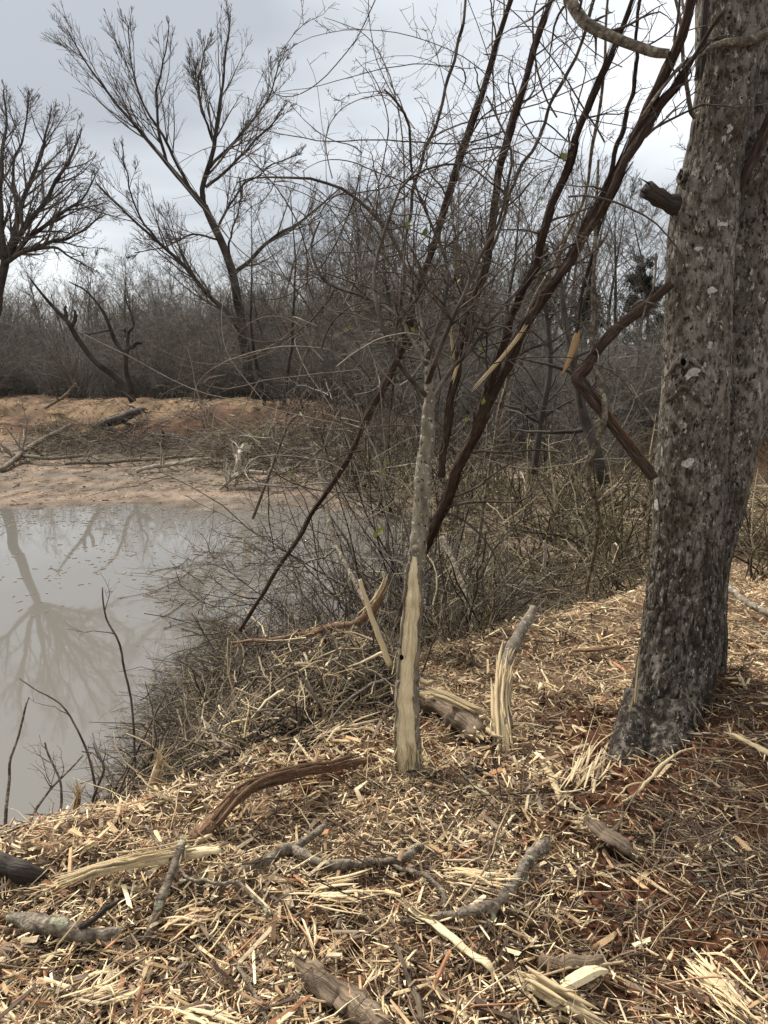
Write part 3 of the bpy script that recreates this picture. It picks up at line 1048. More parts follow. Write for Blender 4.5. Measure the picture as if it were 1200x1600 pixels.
TWC = np.array([(0.05, 0.037, 0.028), (0.095, 0.073, 0.056), (0.17, 0.138, 0.108), (0.28, 0.24, 0.19)])


def crown_limbs(root, limbs, n1, n2, n3, trop=(0, 0, 0.02), wig=0.2, l1=0.42, l2=0.5, tm=M_twig, lm=M_sapbark, rmin=0.0014, K=22, lmax=None, wob=0.02):
    AP, AR = [], []
    for rows in limbs:
        P, R = trace(rows, K, wob)
        R = R * .68
        g = Geo()
        tubes(g, P, R, 7, cap=True, rough=.3)
        part('limb', g, lm, root)
        AP.append(P)
        AR.append(R)
    AP, AR = np.array(AP), np.array(AR)
    g = Geo()
    P1, R1 = spawn(AP, AR, n1, 0.15, 1, (25, 80), l1, 0.55, 9, wig, trop, rmin=rmin * 1.4, lmax=lmax)
    tubes(g, P1, R1, 4)
    P2, R2 = spawn(P1, R1, n2, 0.1, 1, (30, 85), l2, 0.6, 7, wig * 1.1, trop, rmin=rmin)
    tubes(g, P2, R2, 3)
    P3, R3 = spawn(P2, R2, n3, 0.1, 1, (30, 85), 0.5, 0.6, 5, wig * 1.2, trop, rmin=rmin * 0.8)
    tubes(g, P3, R3, 3)
    part('crown_twigs', g, tm, root)


Y0 = SY + 0.12
crown_limbs(sap, [
    [(668, 560, Y0, 6.5), (690, 500, Y0 + .1, 5.5), (700, 440, Y0 + .2, 5), (690, 380, Y0 + .3, 4), (650, 300, Y0 + .3, 3), (640, 200, Y0 + .2, 3), (600, 140, Y0, 2)],
    [(668, 570, Y0, 6), (640, 520, Y0 + .2, 5), (610, 490, Y0 + .3, 4.5), (560, 465, Y0 + .4, 4), (512, 438, Y0 + .5, 4), (488, 390, Y0 + .5, 3), (500, 345, Y0 + .5, 2)],
    [(672, 590, Y0, 5.5), (645, 440, Y0 + .5, 4.5), (612, 370, Y0 + .6, 4.5), (560, 320, Y0 + .6, 4), (520, 295, Y0 + .6, 3.5), (470, 280, Y0 + .6, 3), (400, 276, Y0 + .6, 2), (370, 285, Y0 + .6, 1.5)],
    [(668, 600, Y0, 7), (700, 520, Y0 - .1, 5), (745, 420, Y0 - .1, 4), (790, 320, Y0 - .1, 3.5), (800, 230, Y0 - .1, 3), (760, 150, Y0 - .1, 2)],
    [(668, 620, Y0, 6), (620, 560, Y0 - .1, 5), (590, 420, Y0, 4), (640, 290, Y0, 3), (720, 255, Y0, 2.5), (790, 300, Y0, 2)],
    [(665, 640, Y0, 6), (720, 560, Y0 + .3, 5), (790, 470, Y0 + .5, 4), (860, 420, Y0 + .6, 3), (930, 410, Y0 + .6, 2)],
], n1=18, n2=5, n3=2.8, wig=0.24, lmax=0.7, lm=M_twig)

# ------------------------------------------------------------------ leaning stems that cross the view
lean_data = [
    ('thick shaggy red-barked stem leaning up to the big tree from behind the skinned sapling', M_vine,
     [(622, 985, 4.1, 10), (655, 880, 3.9, 10), (680, 820, 3.75, 10), (725, 710, 3.55, 9.5), (765, 625, 3.4, 9), (812, 530, 3.25, 8.5), (880, 420, 3.1, 8), (955, 280, 2.95, 8), (1010, 170, 2.8, 9), (1050, 90, 2.7, 10), (1075, 15, 2.6, 11), (1100, -120, 2.5, 10)], 10),
    ('snapped red-brown stem ending in a pale split tip, alongside the thick shaggy stem', M_vine,
     [(768, 585, 3.10, 5), (800, 540, 3.08, 6.5), (850, 468, 3.03, 7), (905, 385, 2.97, 7), (955, 305, 2.9, 7.5), (1000, 215, 2.82, 9), (1045, 150, 2.75, 9), (1085, 85, 2.68, 5), (1130, 20, 2.6, 4)], 8),
    ('dark stringy stem rising steeply to a thinner double strand over the sapling crown', M_vine,
     [(735, 690, 3.75, 7), (760, 610, 3.6, 7), (808, 480, 3.4, 7), (838, 400, 3.3, 7), (868, 300, 3.2, 6.5), (905, 210, 3.1, 6), (940, 110, 3.0, 5.5), (985, 0, 2.9, 5), (1030, -120, 2.8, 4.5)], 9),
    ('near straight dark stem with shaggy bark rising from the sapling fork', M_vine,
     [(690, 745, 3.45, 7), (702, 640, 3.4, 7), (730, 500, 3.35, 8), (765, 380, 3.3, 7), (777, 290, 3.25, 6), (818, 140, 3.2, 6), (860, 0, 3.15, 5), (892, -110, 3.1, 5)], 9),
    ('long dark stem slanting from the pond brush up past the sapling crown', M_vine,
     [(375, 985, 4.3, 3.5), (450, 865, 4.1, 4), (520, 750, 3.9, 4.8), (575, 650, 3.8, 6), (620, 560, 3.7, 7), (645, 480, 3.65, 7), (683, 355, 3.6, 6), (735, 205, 3.5, 5.5), (770, 90, 3.45, 5), (797, 0, 3.4, 5), (825, -110, 3.4, 4)], 20),
    ('thin dark whip rising beside the long slanting stem', M_twig,
     [(610, 640, 3.9, 3), (628, 480, 3.8, 3), (645, 300, 3.7, 3), (690, 170, 3.6, 3), (720, 60, 3.6, 3), (735, -60, 3.6, 2)], 12),
    ('thin vine hanging beside the shaggy stems near the big tree', M_vine,
     [(905, 470, 3.2, 2.5), (925, 400, 3.2, 3), (945, 300, 3.2, 3.5), (975, 200, 3.15, 3.5), (992, 110, 3.1, 3), (1000, 0, 3.0, 3), (1010, -90, 3, 3)], 6),
    ('grey thin pole reaching up through the tangle behind the shaggy stems', M_branch,
     [(745, 870, 5.2, 4), (770, 700, 4.9, 4), (800, 560, 4.6, 4), (850, 440, 4.4, 4), (905, 330, 4.2, 3.5), (935, 180, 4.0, 3), (950, 0, 3.8, 2.5), (960, -80, 3.7, 2)], 10),
    ('slender dark strand rising in front of the cloud gap between two stems', M_twig,
     [(722, 560, 3.3, 3), (760, 420, 3.3, 3.5), (800, 300, 3.3, 3), (880, 130, 3.2, 3), (920, 30, 3.1, 3), (945, -60, 3.1, 3)], 10),
]
LEAN = []
for lab, mt, rows, tw in lean_data:
    P, R = trace(rows, 60, 0.012)
    R = R * 0.8
    o = thing('leaning_vine', lab, 'stem', P[0])
    g = Geo()
    S_ = 12
    gR = R * (1 + 0.18 * (vn(np.arange(60) * 0.35, R * 0 + len(LEAN), 4) - 0.5))
    tubes(g, P, gR, S_, cap=True, rough=.4)
    stem = part('stem', g, mt, o)
    # shaggy strips of bark
    if mt is M_vine:
        g = Geo()
        K0 = RNG.integers(2, 50, 70)
        for k in K0:
            n_ = min(int(RNG.integers(4, 10)), 59 - k)
            ang = RNG.uniform(0, 6.28)
            off = np.array([math.cos(ang), math.sin(ang) * 0.6, math.sin(ang) * 0.6]) * R[k] * 0.95
            lift = np.linspace(0, 1, n_)[:, None] ** 2 * off * RNG.uniform(0.1, 1.1)
            tubes(g, P[k:k + n_] + off + lift, np.linspace(R[k] * 0.28, R[k] * 0.06, n_), 4, squash=0.5)
        part('loose_bark', g, mt, stem)
    P1, R1 = spawn(P[None], R[None], tw, 0.25, 1, (20, 75), 0.2, 0.35, 9, 0.22, (0, 0, 0.0), rmin=0.0018, lmax=0.75)
    P2, R2 = spawn(P1, R1, 4, 0.1, 1, (30, 85), 0.45, 0.6, 6, 0.25, (0, 0, -0.02), rmin=0.0013)
    twig_parts(o, M_twig, P1, R1, P2, R2)
    LEAN.append(o)


# split tip of the snapped stem, hanging splinter, pale shards in the fork
P, R = trace([(832, 495, 3.06, 5), (800, 540, 3.02, 5), (765, 580, 3.0, 4), (735, 612, 2.97, 2)], 12)
g = Geo()
fray(g, P, 0.010, 8, spread=0.7)
part('split_tip', g, M_fibre, LEAN[1])
P, R = trace([(912, 440, 3.15, 2.0), (905, 490, 3.12, 2.5), (901, 520, 3.1, 3)], 8)
o = thing('hanging_splinter', 'pale wedge of split wood dangling from a thin dark strand near the bent red branch', 'splinter', P[-1])
g = Geo()
tubes(g, np.concatenate([trace([(955, 300, 3.22, 1.5), (930, 380, 3.2, 1.8), (912, 440, 3.15, 2)], 8)[0], P[1:]]), np.concatenate([np.full(8, .004), R[1:]]), 5)
part('strand', g, M_vine, o)
P, R = trace([(903, 517, 3.1, 3), (899, 535, 3.1, 6.5), (892, 555, 3.1, 5), (885, 572, 3.1, 3.5), (879, 584, 3.1, 1)], 12)
g = Geo()
tubes(g, P, R, 6, cap=True, squash=0.5, C=np.array([[0.85, 0.72, 0.62]]))
part('wedge', g, M_fibre, o)
for rows, lab in [([(704, 505, 3.2, 2), (706, 530, 3.2, 3), (709, 560, 3.2, 3), (705, 590, 3.2, 2)], 'short pale shard standing in the sapling fork'),
                  ([(722, 545, 3.2, 2), (714, 570, 3.2, 3.5), (703, 600, 3.2, 2)], 'short pale shard tilted across the sapling fork')]:
    P, R = trace(rows, 10)
    o = thing('wood_shard', lab, 'splinter', P[-1])
    g = Geo()
    fray(g, P, R.max(), 6)
    part('shard', g, M_fibre, o)

# heavy dark limb at the top
P, R = trace([(870, -60, 2.9, 9), (895, 5, 2.85, 9.5), (925, 42, 2.8, 9), (970, 64, 2.75, 8), (1015, 80, 2.72, 8), (1045, 84, 2.7, 7)], 30, 0.004)
o = thing('hanging_limb', 'thick dark limb curving down to the shaggy stems beside the big tree', 'branch', P[-1])
g = Geo()
tubes(g, P, R, 10, cap=True)
part('limb', g, M_branch, o)
P1, R1 = spawn(P[None], R[None], 9, 0.05, 1, (30, 80), 0.5, 0.3, 8, 0.2, (0, 0, -0.02), rmin=0.0016)
P2, R2 = spawn(P1, R1, 4, 0.1, 1, (30, 80), 0.5, 0.6, 5, 0.22, rmin=0.0012)
twig_parts(o, M_twig, P1, R1, P2, R2)

# bent broken branch leaning on the big tree
P, R = trace([(1050, 442, 2.92, 7), (1010, 478, 2.95, 8), (970, 508, 2.98, 8.5), (945, 533, 3.00, 8.5), (930, 553, 3.02, 8)], 24, 0.002)
P2_, R2_ = trace([(932, 552, 3.02, 8), (915, 575, 3.03, 10), (903, 590, 3.04, 11), (925, 622, 3.02, 10), (955, 660, 2.99, 9), (985, 700, 2.96, 9), (1010, 730, 2.93, 9), (1022, 748, 2.91, 7)], 40, 0.002)
o = thing('bent_branch', 'bent reddish broken branch leaning its two ends on the big tree', 'branch', P2_[-1])
g = Geo()
tubes(g, P, R * RNG.uniform(.9, 1.1, 24), 11, cap=True)
part('upper_arm', g, M_vine, o)
g = Geo()
tubes(g, P2_, R2_ * RNG.uniform(.9, 1.1, 40), 11, cap=True)
lo_ = part('lower_arm', g, M_vine, o)
g = Geo()
fray(g, P2_[12:38] + np.array([0.004, -0.016, 0.010]), 0.013, 14, spread=0.6)
part('torn_face', g, M_red, lo_)
g = Geo()
fray(g, P[15:] + np.array([0, -0.012, 0.006]), 0.008, 5, spread=0.6)
part('torn_face', g, M_red, o)
g = Geo()
for rows in ([(1040, 470, 2.90, 2), (1030, 480, 2.88, 1.5), (1005, 468, 2.86, 1.2), (985, 480, 2.86, 1)], [(1025, 395, 2.90, 1.5), (1022, 445, 2.88, 1.5), (1008, 485, 2.88, 1.5), (995, 580, 2.90, 1)],
             [(1040, 525, 2.85, 1), (1020, 560, 2.85, 1), (1005, 600, 2.85, 1)], [(985, 600, 2.90, 1), (1000, 625, 2.88, 1), (1030, 670, 2.82, 1.5), (1045, 740, 2.80, 1.5)], [(1000, 600, 2.90, 1), (1005, 612, 2.90, 2), (1012, 626, 2.90, 1)]):
    Pq, Rq = trace(rows, 14, 0.004)
    g = Geo()
    tubes(g, Pq, Rq, 4)
    part('twig', g, M_branch, o)
P, R = trace([(935, 250, 3.20, 2), (930, 400, 3.10, 3), (926, 540, 3.04, 4), (935, 590, 3.00, 4.5), (945, 630, 2.98, 5), (943, 662, 2.98, 5), (928, 700, 3.05, 4), (920, 745, 3.15, 4), (935, 800, 3.30, 3.5), (930, 860, 3.50, 3), (915, 930, 3.80, 3)], 60, 0.006)
o = thing('hanging_vine', 'thin grey vine looping over the bent red branch down to the ground', 'vine', P[-1])
g = Geo()
tubes(g, P, R, 7)
part('stem', g, M_branch, o)
P1, R1 = spawn(P[None], R[None], 12, 0.1, 1, (30, 80), 0.12, 0.4, 8, 0.3, (0, 0, -0.03), rmin=0.0015, lmax=0.4)
twig_parts(o, M_branch, P1, R1)

# a few leaves still clinging to the twigs
for k, (x, y, Y, s) in enumerate([(637, 352, 3.3, 10), (662, 362, 3.3, 12), (880, 246, 3.15, 12), (754, 627, 2.9, 9), (727, 656, 2.9, 8), (751, 545, 3.1, 7), (645, 516, 3.2, 8), (637, 355, 3.35, 8), (598, 735, 3.4, 8), (594, 830, 3.2, 10), (586, 836, 3.2, 9), (452, 741, 3.6, 7), (545, 510, 3.5, 7), (716, 415, 3.3, 9), (715, 440, 3.3, 9), (845, 310, 3.2, 8), (604, 722, 3.4, 7)]):
    c = at(x, y, Y)
    r = px(s, c)
    g = Geo()
    t = np.linspace(0, 1, 6)
    wd = np.sin(t ** 0.8 * np.pi) * r * 0.42
    dn = unit(np.array([RNG.normal(0, .5), RNG.normal(0, .3), -1]))
    sd = unit(np.cross(dn, np.array([RNG.normal(0, .5), 1, RNG.normal(0, .3)])))
    nn = np.cross(dn, sd)
    mid = c + dn * (t[:, None] - .5) * r * 1.3 + nn * (np.sin(t * 3)[:, None] * r * 0.15)
    V = np.stack([mid - sd * wd[:, None] + nn * wd[:, None] * .4, mid, mid + sd * wd[:, None] + nn * wd[:, None] * .4], 1).reshape(-1, 3)
    Q = []
    for a in range(5):
        for b_ in range(2):
            Q.append((a * 3 + b_, a * 3 + b_ + 1, a * 3 + b_ + 4, a * 3 + b_ + 3))
    g.add(V, Q)
    stemP = np.stack([mid[0], mid[0] - dn * r * .4 + nn * r * 0.1])
    tubes(g, stemP, np.array([0.0008, 0.001]), 3)
    o = new_obj('leaf', g, M_leaf, base=c)
    tag(o, 'small yellow-green leaf still hanging among the bare tangled twigs', 'leaf', 'leaves left in the twig tangle')

# ------------------------------------------------------------------ bare trees on the far bank


def far_tree(name, label, limbs, cfg, base_px, Y, twm=M_fartwig, group=None):
    b0 = G(*base_px) if base_px else at(0, 0, Y)
    o = thing(name, label, 'tree', b0, group)
    Ps, Rs = [], []
    for q, rows in enumerate(limbs):
        P, R = trace(rows, 26, cfg.get('wob', 0.05))
        R = R * cfg.get('rs', 1.0)
        g = Geo()
        tubes(g, P, R, 9, cap=True)
        part('trunk' if q == 0 else 'limb', g, M_far, o)
        if q or cfg.get('trunk_twigs'):
            Ps.append(P)
            Rs.append(R)
    P, R = np.array(Ps), np.array(Rs)
    g = Geo()
    for lv, (n_, t0, ang, lf, rf, K, wig, tr, rm, lm) in enumerate(cfg['lv']):
        P, R = spawn(P, R, n_, t0, 1, ang, lf, rf, K, wig, tr, rmin=rm, lmax=lm, fall=.8 if lv == 0 else .6)
        tubes(g, P, R, 4 if lv == 0 else 3)
    part('crown', g, twm, o)
    return o


VY = 24.0
far_tree('bare_tree', 'tall bare tree with a dark forked trunk and upswept limbs on the far berm', [
    [(393, 640, VY, 12), (389, 590, VY, 11), (383, 540, VY, 10.5), (375, 490, VY, 10), (366, 440, VY, 9), (352, 395, VY, 8.5), (335, 355, VY, 8), (320, 322, VY, 7)],
    [(322, 325, VY, 7), (300, 300, VY, 6), (272, 270, VY + .2, 5), (240, 230, VY + .3, 4), (205, 190, VY + .4, 3.2), (170, 145, VY + .5, 2.5), (135, 100, VY + .5, 1.8), (104, 45, VY + .5, 1)],
    [(318, 318, VY, 6), (316, 292, VY, 5.5), (328, 255, VY - .2, 5), (338, 205, VY - .3, 4), (345, 150, VY - .4, 3), (354, 90, VY - .4, 2), (360, 22, VY - .4, 1)],
    [(382, 528, VY, 7), (360, 494, VY - .3, 5.5), (325, 458, VY - .6, 4.5), (285, 415, VY - .8, 4), (245, 375, VY - 1, 3.2), (200, 335, VY - 1, 2.4), (150, 285, VY - 1, 1.3)],
    [(362, 432, VY, 5), (385, 410, VY + .4, 4.5), (408, 390, VY + .6, 4), (440, 362, VY + .8, 3.2), (485, 335, VY + 1, 2.4), (530, 295, VY + 1, 1.3)],
    [(262, 258, VY + .2, 3.5), (250, 205, VY + .1, 3), (248, 150, VY, 2.2), (256, 95, VY, 1.6), (264, 40, VY, 1)],
    [(300, 300, VY, 3.5), (262, 225, VY - .4, 3), (225, 165, VY - .6, 2.2), (207, 110, VY - .7, 1.6), (200, 40, VY - .7, 1)],
    [(328, 262, VY, 3.5), (362, 222, VY + .4, 3), (395, 190, VY + .5, 2.4), (425, 140, VY + .6, 1.6), (440, 85, VY + .6, 1)],
    [(322, 292, VY, 3.5), (360, 262, VY - .5, 3), (410, 210, VY - .7, 2.2), (440, 170, VY - .8, 1)],
    [(335, 225, VY, 3), (318, 175, VY - .5, 2.2), (312, 120, VY - .6, 1.6), (325, 60, VY - .6, 1)],
    [(338, 360, VY, 3), (370, 300, VY + .5, 2.2), (420, 262, VY + .6, 1.6), (470, 240, VY + .7, 1)],
    [(245, 375, VY - 1, 2.5), (215, 330, VY - 1, 2), (200, 280, VY - 1, 1.5), (190, 220, VY - 1, 1)],
    [(358, 405, VY, 3), (358, 375, VY - .5, 2.2), (372, 330, VY - .6, 1.6), (380, 290, VY - .6, 1)],
    [(345, 375, VY, 2.5), (300, 368, VY - .3, 2), (260, 385, VY - .3, 1.4), (210, 395, VY - .3, 1)],
], dict(rs=.74, lv=[(12, 0.12, (14, 36), 0.6, 0.5, 9, 0.06, (0, 0, 0.06), 0.011, 2.6), (9, 0.15, (18, 45), 0.5, 0.6, 6, 0.07, (0, 0, 0.05), 0.0075, 1.5), (3.6, 0.1, (16, 42), 0.6, 0.75, 4, 0.09, (0, 0, 0.05), 0.0062, 1.0)]), (393, 628), VY)

LY = 21.0
far_tree('bare_tree', 'broad round-crowned bare tree at the left end of the berm', [
    [(-16, 640, LY, 13), (-14, 560, LY, 12), (-8, 480, LY, 11), (0, 440, LY, 10), (8, 405, LY, 9)],
    [(8, 405, LY, 7), (2, 330, LY, 5.5), (4, 250, LY, 4), (10, 190, LY, 2.5), (5, 140, LY, 1)],
    [(8, 405, LY, 7), (28, 340, LY + .3, 5.5), (50, 270, LY + .4, 4), (70, 215, LY + .5, 2.5), (80, 165, LY + .5, 1)],
    [(10, 402, LY, 7), (45, 350, LY - .4, 5), (85, 290, LY - .6, 4), (115, 240, LY - .8, 2.5), (128, 200, LY - .8, 1)],
    [(10, 404, LY, 6), (48, 372, LY - .2, 5), (95, 335, LY - .4, 3.5), (130, 305, LY - .5, 2.2), (150, 270, LY - .5, 1)],
    [(12, 404, LY, 6), (55, 388, LY + .6, 4.5), (100, 372, LY + .9, 3), (140, 350, LY + 1.2, 2), (165, 335, LY + 1.2, 1)],
    [(6, 412, LY, 6), (40, 395, LY - .8, 4), (85, 388, LY - 1, 3), (110, 402, LY - 1, 2), (140, 418, LY - 1, 1)],
    [(5, 405, LY, 7), (-25, 330, LY, 5.5), (-50, 250, LY, 4), (-60, 190, LY, 2.5), (-60, 150, LY, 1)],
    [(5, 405, LY, 6), (-40, 360, LY, 5), (-90, 320, LY, 4), (-130, 280, LY, 2.5), (-150, 240, LY, 1)],
    [(28, 340, LY, 4), (20, 270, LY + .8, 3), (40, 210, LY + 1, 2), (45, 150, LY + 1, 1)],
], dict(rs=.72, lv=[(14, 0.12, (20, 50), 0.6, 0.55, 9, 0.08, (0, 0, 0.04), 0.012, 2.1), (8, 0.15, (22, 55), 0.55, 0.6, 6, 0.09, (0, 0, 0.04), 0.0075, 1.5), (3.8, 0.1, (22, 55), 0.6, 0.75, 4, 0.11, (0, 0, 0.04), 0.0060, 0.9)]), None, LY)
BASES  # the broad tree's foot is outside the frame on the same berm

DY = 23.0
far_tree('leaning_dead_tree', 'leaning dead tree with broken crooked limbs on the far berm', [
    [(208, 628, DY, 7), (195, 602, DY, 6.5), (170, 580, DY, 6), (145, 562, DY, 5.5), (122, 530, DY, 5), (108, 505, DY, 4.5), (85, 482, DY, 3.5), (62, 455, DY, 2.5), (45, 432, DY, 1.2)],
    [(205, 615, DY - .3, 5), (198, 580, DY - .4, 4.5), (196, 555, DY - .4, 4), (180, 535, DY - .4, 4), (170, 505, DY - .4, 3.5), (155, 478, DY - .4, 2.5), (135, 455, DY - .4, 2), (108, 440, DY - .4, 1)],
    [(196, 557, DY - .4, 4), (200, 545, DY - .4, 5), (212, 538, DY - .4, 4), (222, 535, DY - .4, 2)],
    [(198, 545, DY - .4, 4), (202, 520, DY - .4, 3), (208, 505, DY - .4, 2), (195, 462, DY - .4, 1)],
    [(112, 510, DY, 4), (118, 495, DY, 3.5), (116, 484, DY, 2.5)],
    [(104, 498, DY, 3.5), (102, 486, DY, 3), (104, 478, DY, 2)],
    [(172, 515, DY - .4, 2), (150, 520, DY - .5, 1.5), (125, 522, DY - .5, 1)],
], dict(wob=0.03, rs=.8, lv=[(2.5, 0.2, (30, 70), 0.3, 0.4, 6, 0.15, (0, 0, 0), 0.008, 0.9), (2, 0.2, (30, 70), 0.5, 0.6, 5, 0.15, (0, 0, 0), 0.005, 0.5)]), (207, 626), DY)

# ------------------------------------------------------------------ the wood behind


def wood_tree_proto(h, style, seed):
    r = np.random.default_rng(seed)
    g = Geo()
    K = 14
    P = walk(np.zeros((1, 3)), np.array([[r.normal(0, .06), r.normal(0, .06), 1.0]]), np.array([h]), K, 0.05 + 0.03 * (style == 1), (0, 0, 0.06), r)
    r0 = 0.010 * h + 0.02
    R = r0 * (1 - 0.93 * np.linspace(0, 1, K))[None]
    tubes(g, P, R, 6)
    gt = Geo()
    up = 0.08 if style != 2 else 0.03
    P1, R1 = spawn(P, R, 26 if style != 1 else 18, 0.25, 1, (22, 60) if style != 2 else (40, 75), 0.34, 0.42, 8, 0.10, (0, 0, up), rmin=0.014, rng=r)
    tubes(gt, P1, R1, 4)
    P2, R2 = spawn(P1, R1, 9, 0.1, 1, (22, 60), 0.52, 0.6, 6, 0.12, (0, 0, up * 0.7), rmin=0.010, rng=r)
    tubes(gt, P2, R2, 3)
    P3, R3 = spawn(P2, R2, 4, 0.1, 1, (22, 60), 0.55, 0.75, 4, 0.13, (0, 0, 0.04), rmin=0.008, rng=r)
    tubes(gt, P3, R3, 3)
    o = bpy.data.objects.new('woodland_tree', None)
    COL.objects.link(o)
    for nm, gg, mm in (('trunk', g, M_far), ('crown', gt, M_fartwig)):
        me = gg.mesh(nm)
        me.materials.append(mm)
        c = bpy.data.objects.new(nm, me)
        if nm == 'crown':
            c['kind'] = 'stuff'
        COL.objects.link(c)
        c.parent = o
    return o


protos = [wood_tree_proto(h, s, 100 + k) for k, (h, s) in enumerate([(11, 0), (10, 1), (9, 2), (12, 1), (8, 0), (10.5, 2)])]
used = set()
spots = []
rw = np.random.default_rng(5)
for k in range(122):
    X = rw.uniform(-60, 620) if k < 60 else rw.uniform(420, 1230)
    if k < 60:
        Y = rw.uniform(31, 52)
        topy = rw.uniform(395, 490)
    else:
        Y = rw.uniform(19, 44)
        topy = rw.uniform(235, 420) if X > 620 else rw.uniform(270, 440)
    spots.append((X, Y, topy))
for X, Y, topy in spots:
    x = (X - 600) / F * Y / CP
    z0 = float(hgt(x, Y, False))
    H = max(3.5, at(X, topy, Y)[2] - z0)
    k = int(rw.integers(0, 6))
    if k not in used:
        o = protos[k]
        used.add(k)
    else:
        o = copy_tree(protos[k])
    hs = [11, 10, 9, 12, 8, 10.5][k]
    s = H / hs
    o.location = (x, Y, z0 - 0.05)
    o.rotation_euler = (rw.normal(0, .04), rw.normal(0, .04), rw.uniform(0, 6.28))
    o.scale = (s * rw.uniform(.9, 1.15), s * rw.uniform(.9, 1.15), s)
    if X < 360:
        tag(o, 'low bare tree of the wood left of the tall forked tree', 'tree', 'wood left of the forked tree')
    elif X < 620:
        tag(o, 'slim bare tree of the wood between the forked tree and the vine tangle', 'tree', 'wood right of the forked tree')
    elif Y < 30:
        tag(o, 'tall bare tree at the front of the wood behind the hollow', 'tree', 'front trees behind the hollow')
    else:
        tag(o, 'tall bare tree deep in the wood behind the hollow', 'tree', 'deep trees behind the hollow')
for k in range(6):
    if k not in used:
        for ch in list(protos[k].children):
            bpy.data.objects.remove(ch)
        bpy.data.objects.remove(protos[k])

# cedars among them
def cedar_proto(seed):
    r = np.random.default_rng(seed)
    g = Geo()
    K = 8
    P = walk(np.zeros((1, 3)), np.array([[0, 0, 1.0]]), np.array([6.0]), K, 0.03, (0, 0, .1), r)
    R = 0.09 * (1 - .9 * np.linspace(0, 1, K))[None]
    tubes(g, P, R, 6)
    P1, R1 = spawn(P, R, 70, 0.12, 1, (45, 85), 0.30, 0.4, 6, 0.1, (0, 0, .05), rmin=.01, fall=.8, rng=r)
    tubes(g, P1, R1, 3)
    P2, R2 = spawn(P1, R1, 9, 0.2, 1, (20, 60), 0.4, .6, 4, .15, (0, 0, .05), rmin=.006, rng=r)
    gl_ = Geo()
    Ps = P2.reshape(-1, 3)
    Ps = np.repeat(Ps, 5, 0) + r.normal(0, .06, (len(Ps) * 5, 3))
    n_ = len(Ps)
    a = unit(r.normal(0, 1, (n_, 3))) * r.uniform(.05, .11, (n_, 1))
    b2 = unit(np.cross(a, r.normal(0, 1, (n_, 3)))) * r.uniform(.02, .04, (n_, 1))
    V = np.stack([Ps - a, Ps + b2, Ps + a], 1).reshape(-1, 3)
    gl_.add(V, None, np.arange(n_ * 3).reshape(-1, 3))
    o = bpy.data.objects.new('cedar_tree', None)
    COL.objects.link(o)
    for nm, gg, mm in (('trunk', g, M_far), ('crown', gl_, M_needle)):
        me = gg.mesh(nm)
        me.materials.append(mm)
        c = bpy.data.objects.new(nm, me)
        COL.objects.link(c)
        c.parent = o
    return o


cp = cedar_proto(9)
for k, (X, topy, Y) in enumerate([(830, 385, 27), (985, 400, 24), (745, 430, 30), (900, 440, 22), (700, 470, 33), (1020, 470, 19.5)]):
    o = cp if k == 0 else copy_tree(cp)
    x = (X - 600) / F * Y / CP
    z0 = float(hgt(x, Y, False))
    s = (at(X, topy, Y)[2] - z0) / 6.0
    o.location = (x, Y, z0)
    o.rotation_euler = (0, 0, k * 1.3)
    o.scale = (s, s, s)
    tag(o, 'dark green cedar in the shade of the brown wood', 'tree', 'cedars in the wood')

# undergrowth: a dense mass of thin stems
g = Geo()
r_ = np.random.default_rng(8)
n_ = 3200
X = r_.uniform(-260, 1450, n_)
Yd = r_.uniform(0.8, 26, n_)
x0 = (X - 600) / F * 1.0
# distance measured from behind the crest
Yc = np.empty(n_)
yy = np.full(n_, 24.0)
for _ in range(6):
    yy = np.interp(x0 * yy, RX, RY) + 1.2 + Yd
xx = x0 * yy
z0 = hgt(xx, yy, False)
hh = (r_.uniform(0.8, 4.0, n_)) * (0.6 + 0.75 * vn(xx * 0.35, yy * .2, 3)) * np.interp(yy, [10, 22, 40], [0.62, 0.8, 1.1])
d0 = np.stack([r_.normal(0, .4, n_), r_.normal(0, .4, n_), np.ones(n_)], -1)
P = walk(np.stack([xx, yy, z0 - .05], -1), d0, hh, 5, 0.2, (0, 0, .02), r_)
rad = r_.uniform(0.008, 0.02, n_) * np.interp(yy, [10, 40], [0.8, 1.4])
R = rad[:, None] * np.array([1, .9, .75, .6, .4])
UC = np.array([(0.11, 0.094, 0.080), (0.155, 0.134, 0.115), (0.125, 0.115, 0.085), (0.22, 0.195, 0.168)])
cc = UC[r_.integers(0, 4, n_)]
tubes(g, P, R, 3, C=cc)
P1, R1 = spawn(P, R, 2.4, .1, 1, (20, 75), .5, .7, 4, .2, (0, 0, .02), rmin=.009, rng=r_)
tubes(g, P1, R1, 3, C=UC[r_.integers(0, 4, len(P1))])
o = new_obj('undergrowth', g, M_thick)
tag(o, 'dense grey-brown mass of leafless undergrowth stems along the wood edge', 'undergrowth', kind='stuff')

# ------------------------------------------------------------------ shrubs and tangles in the middle distance


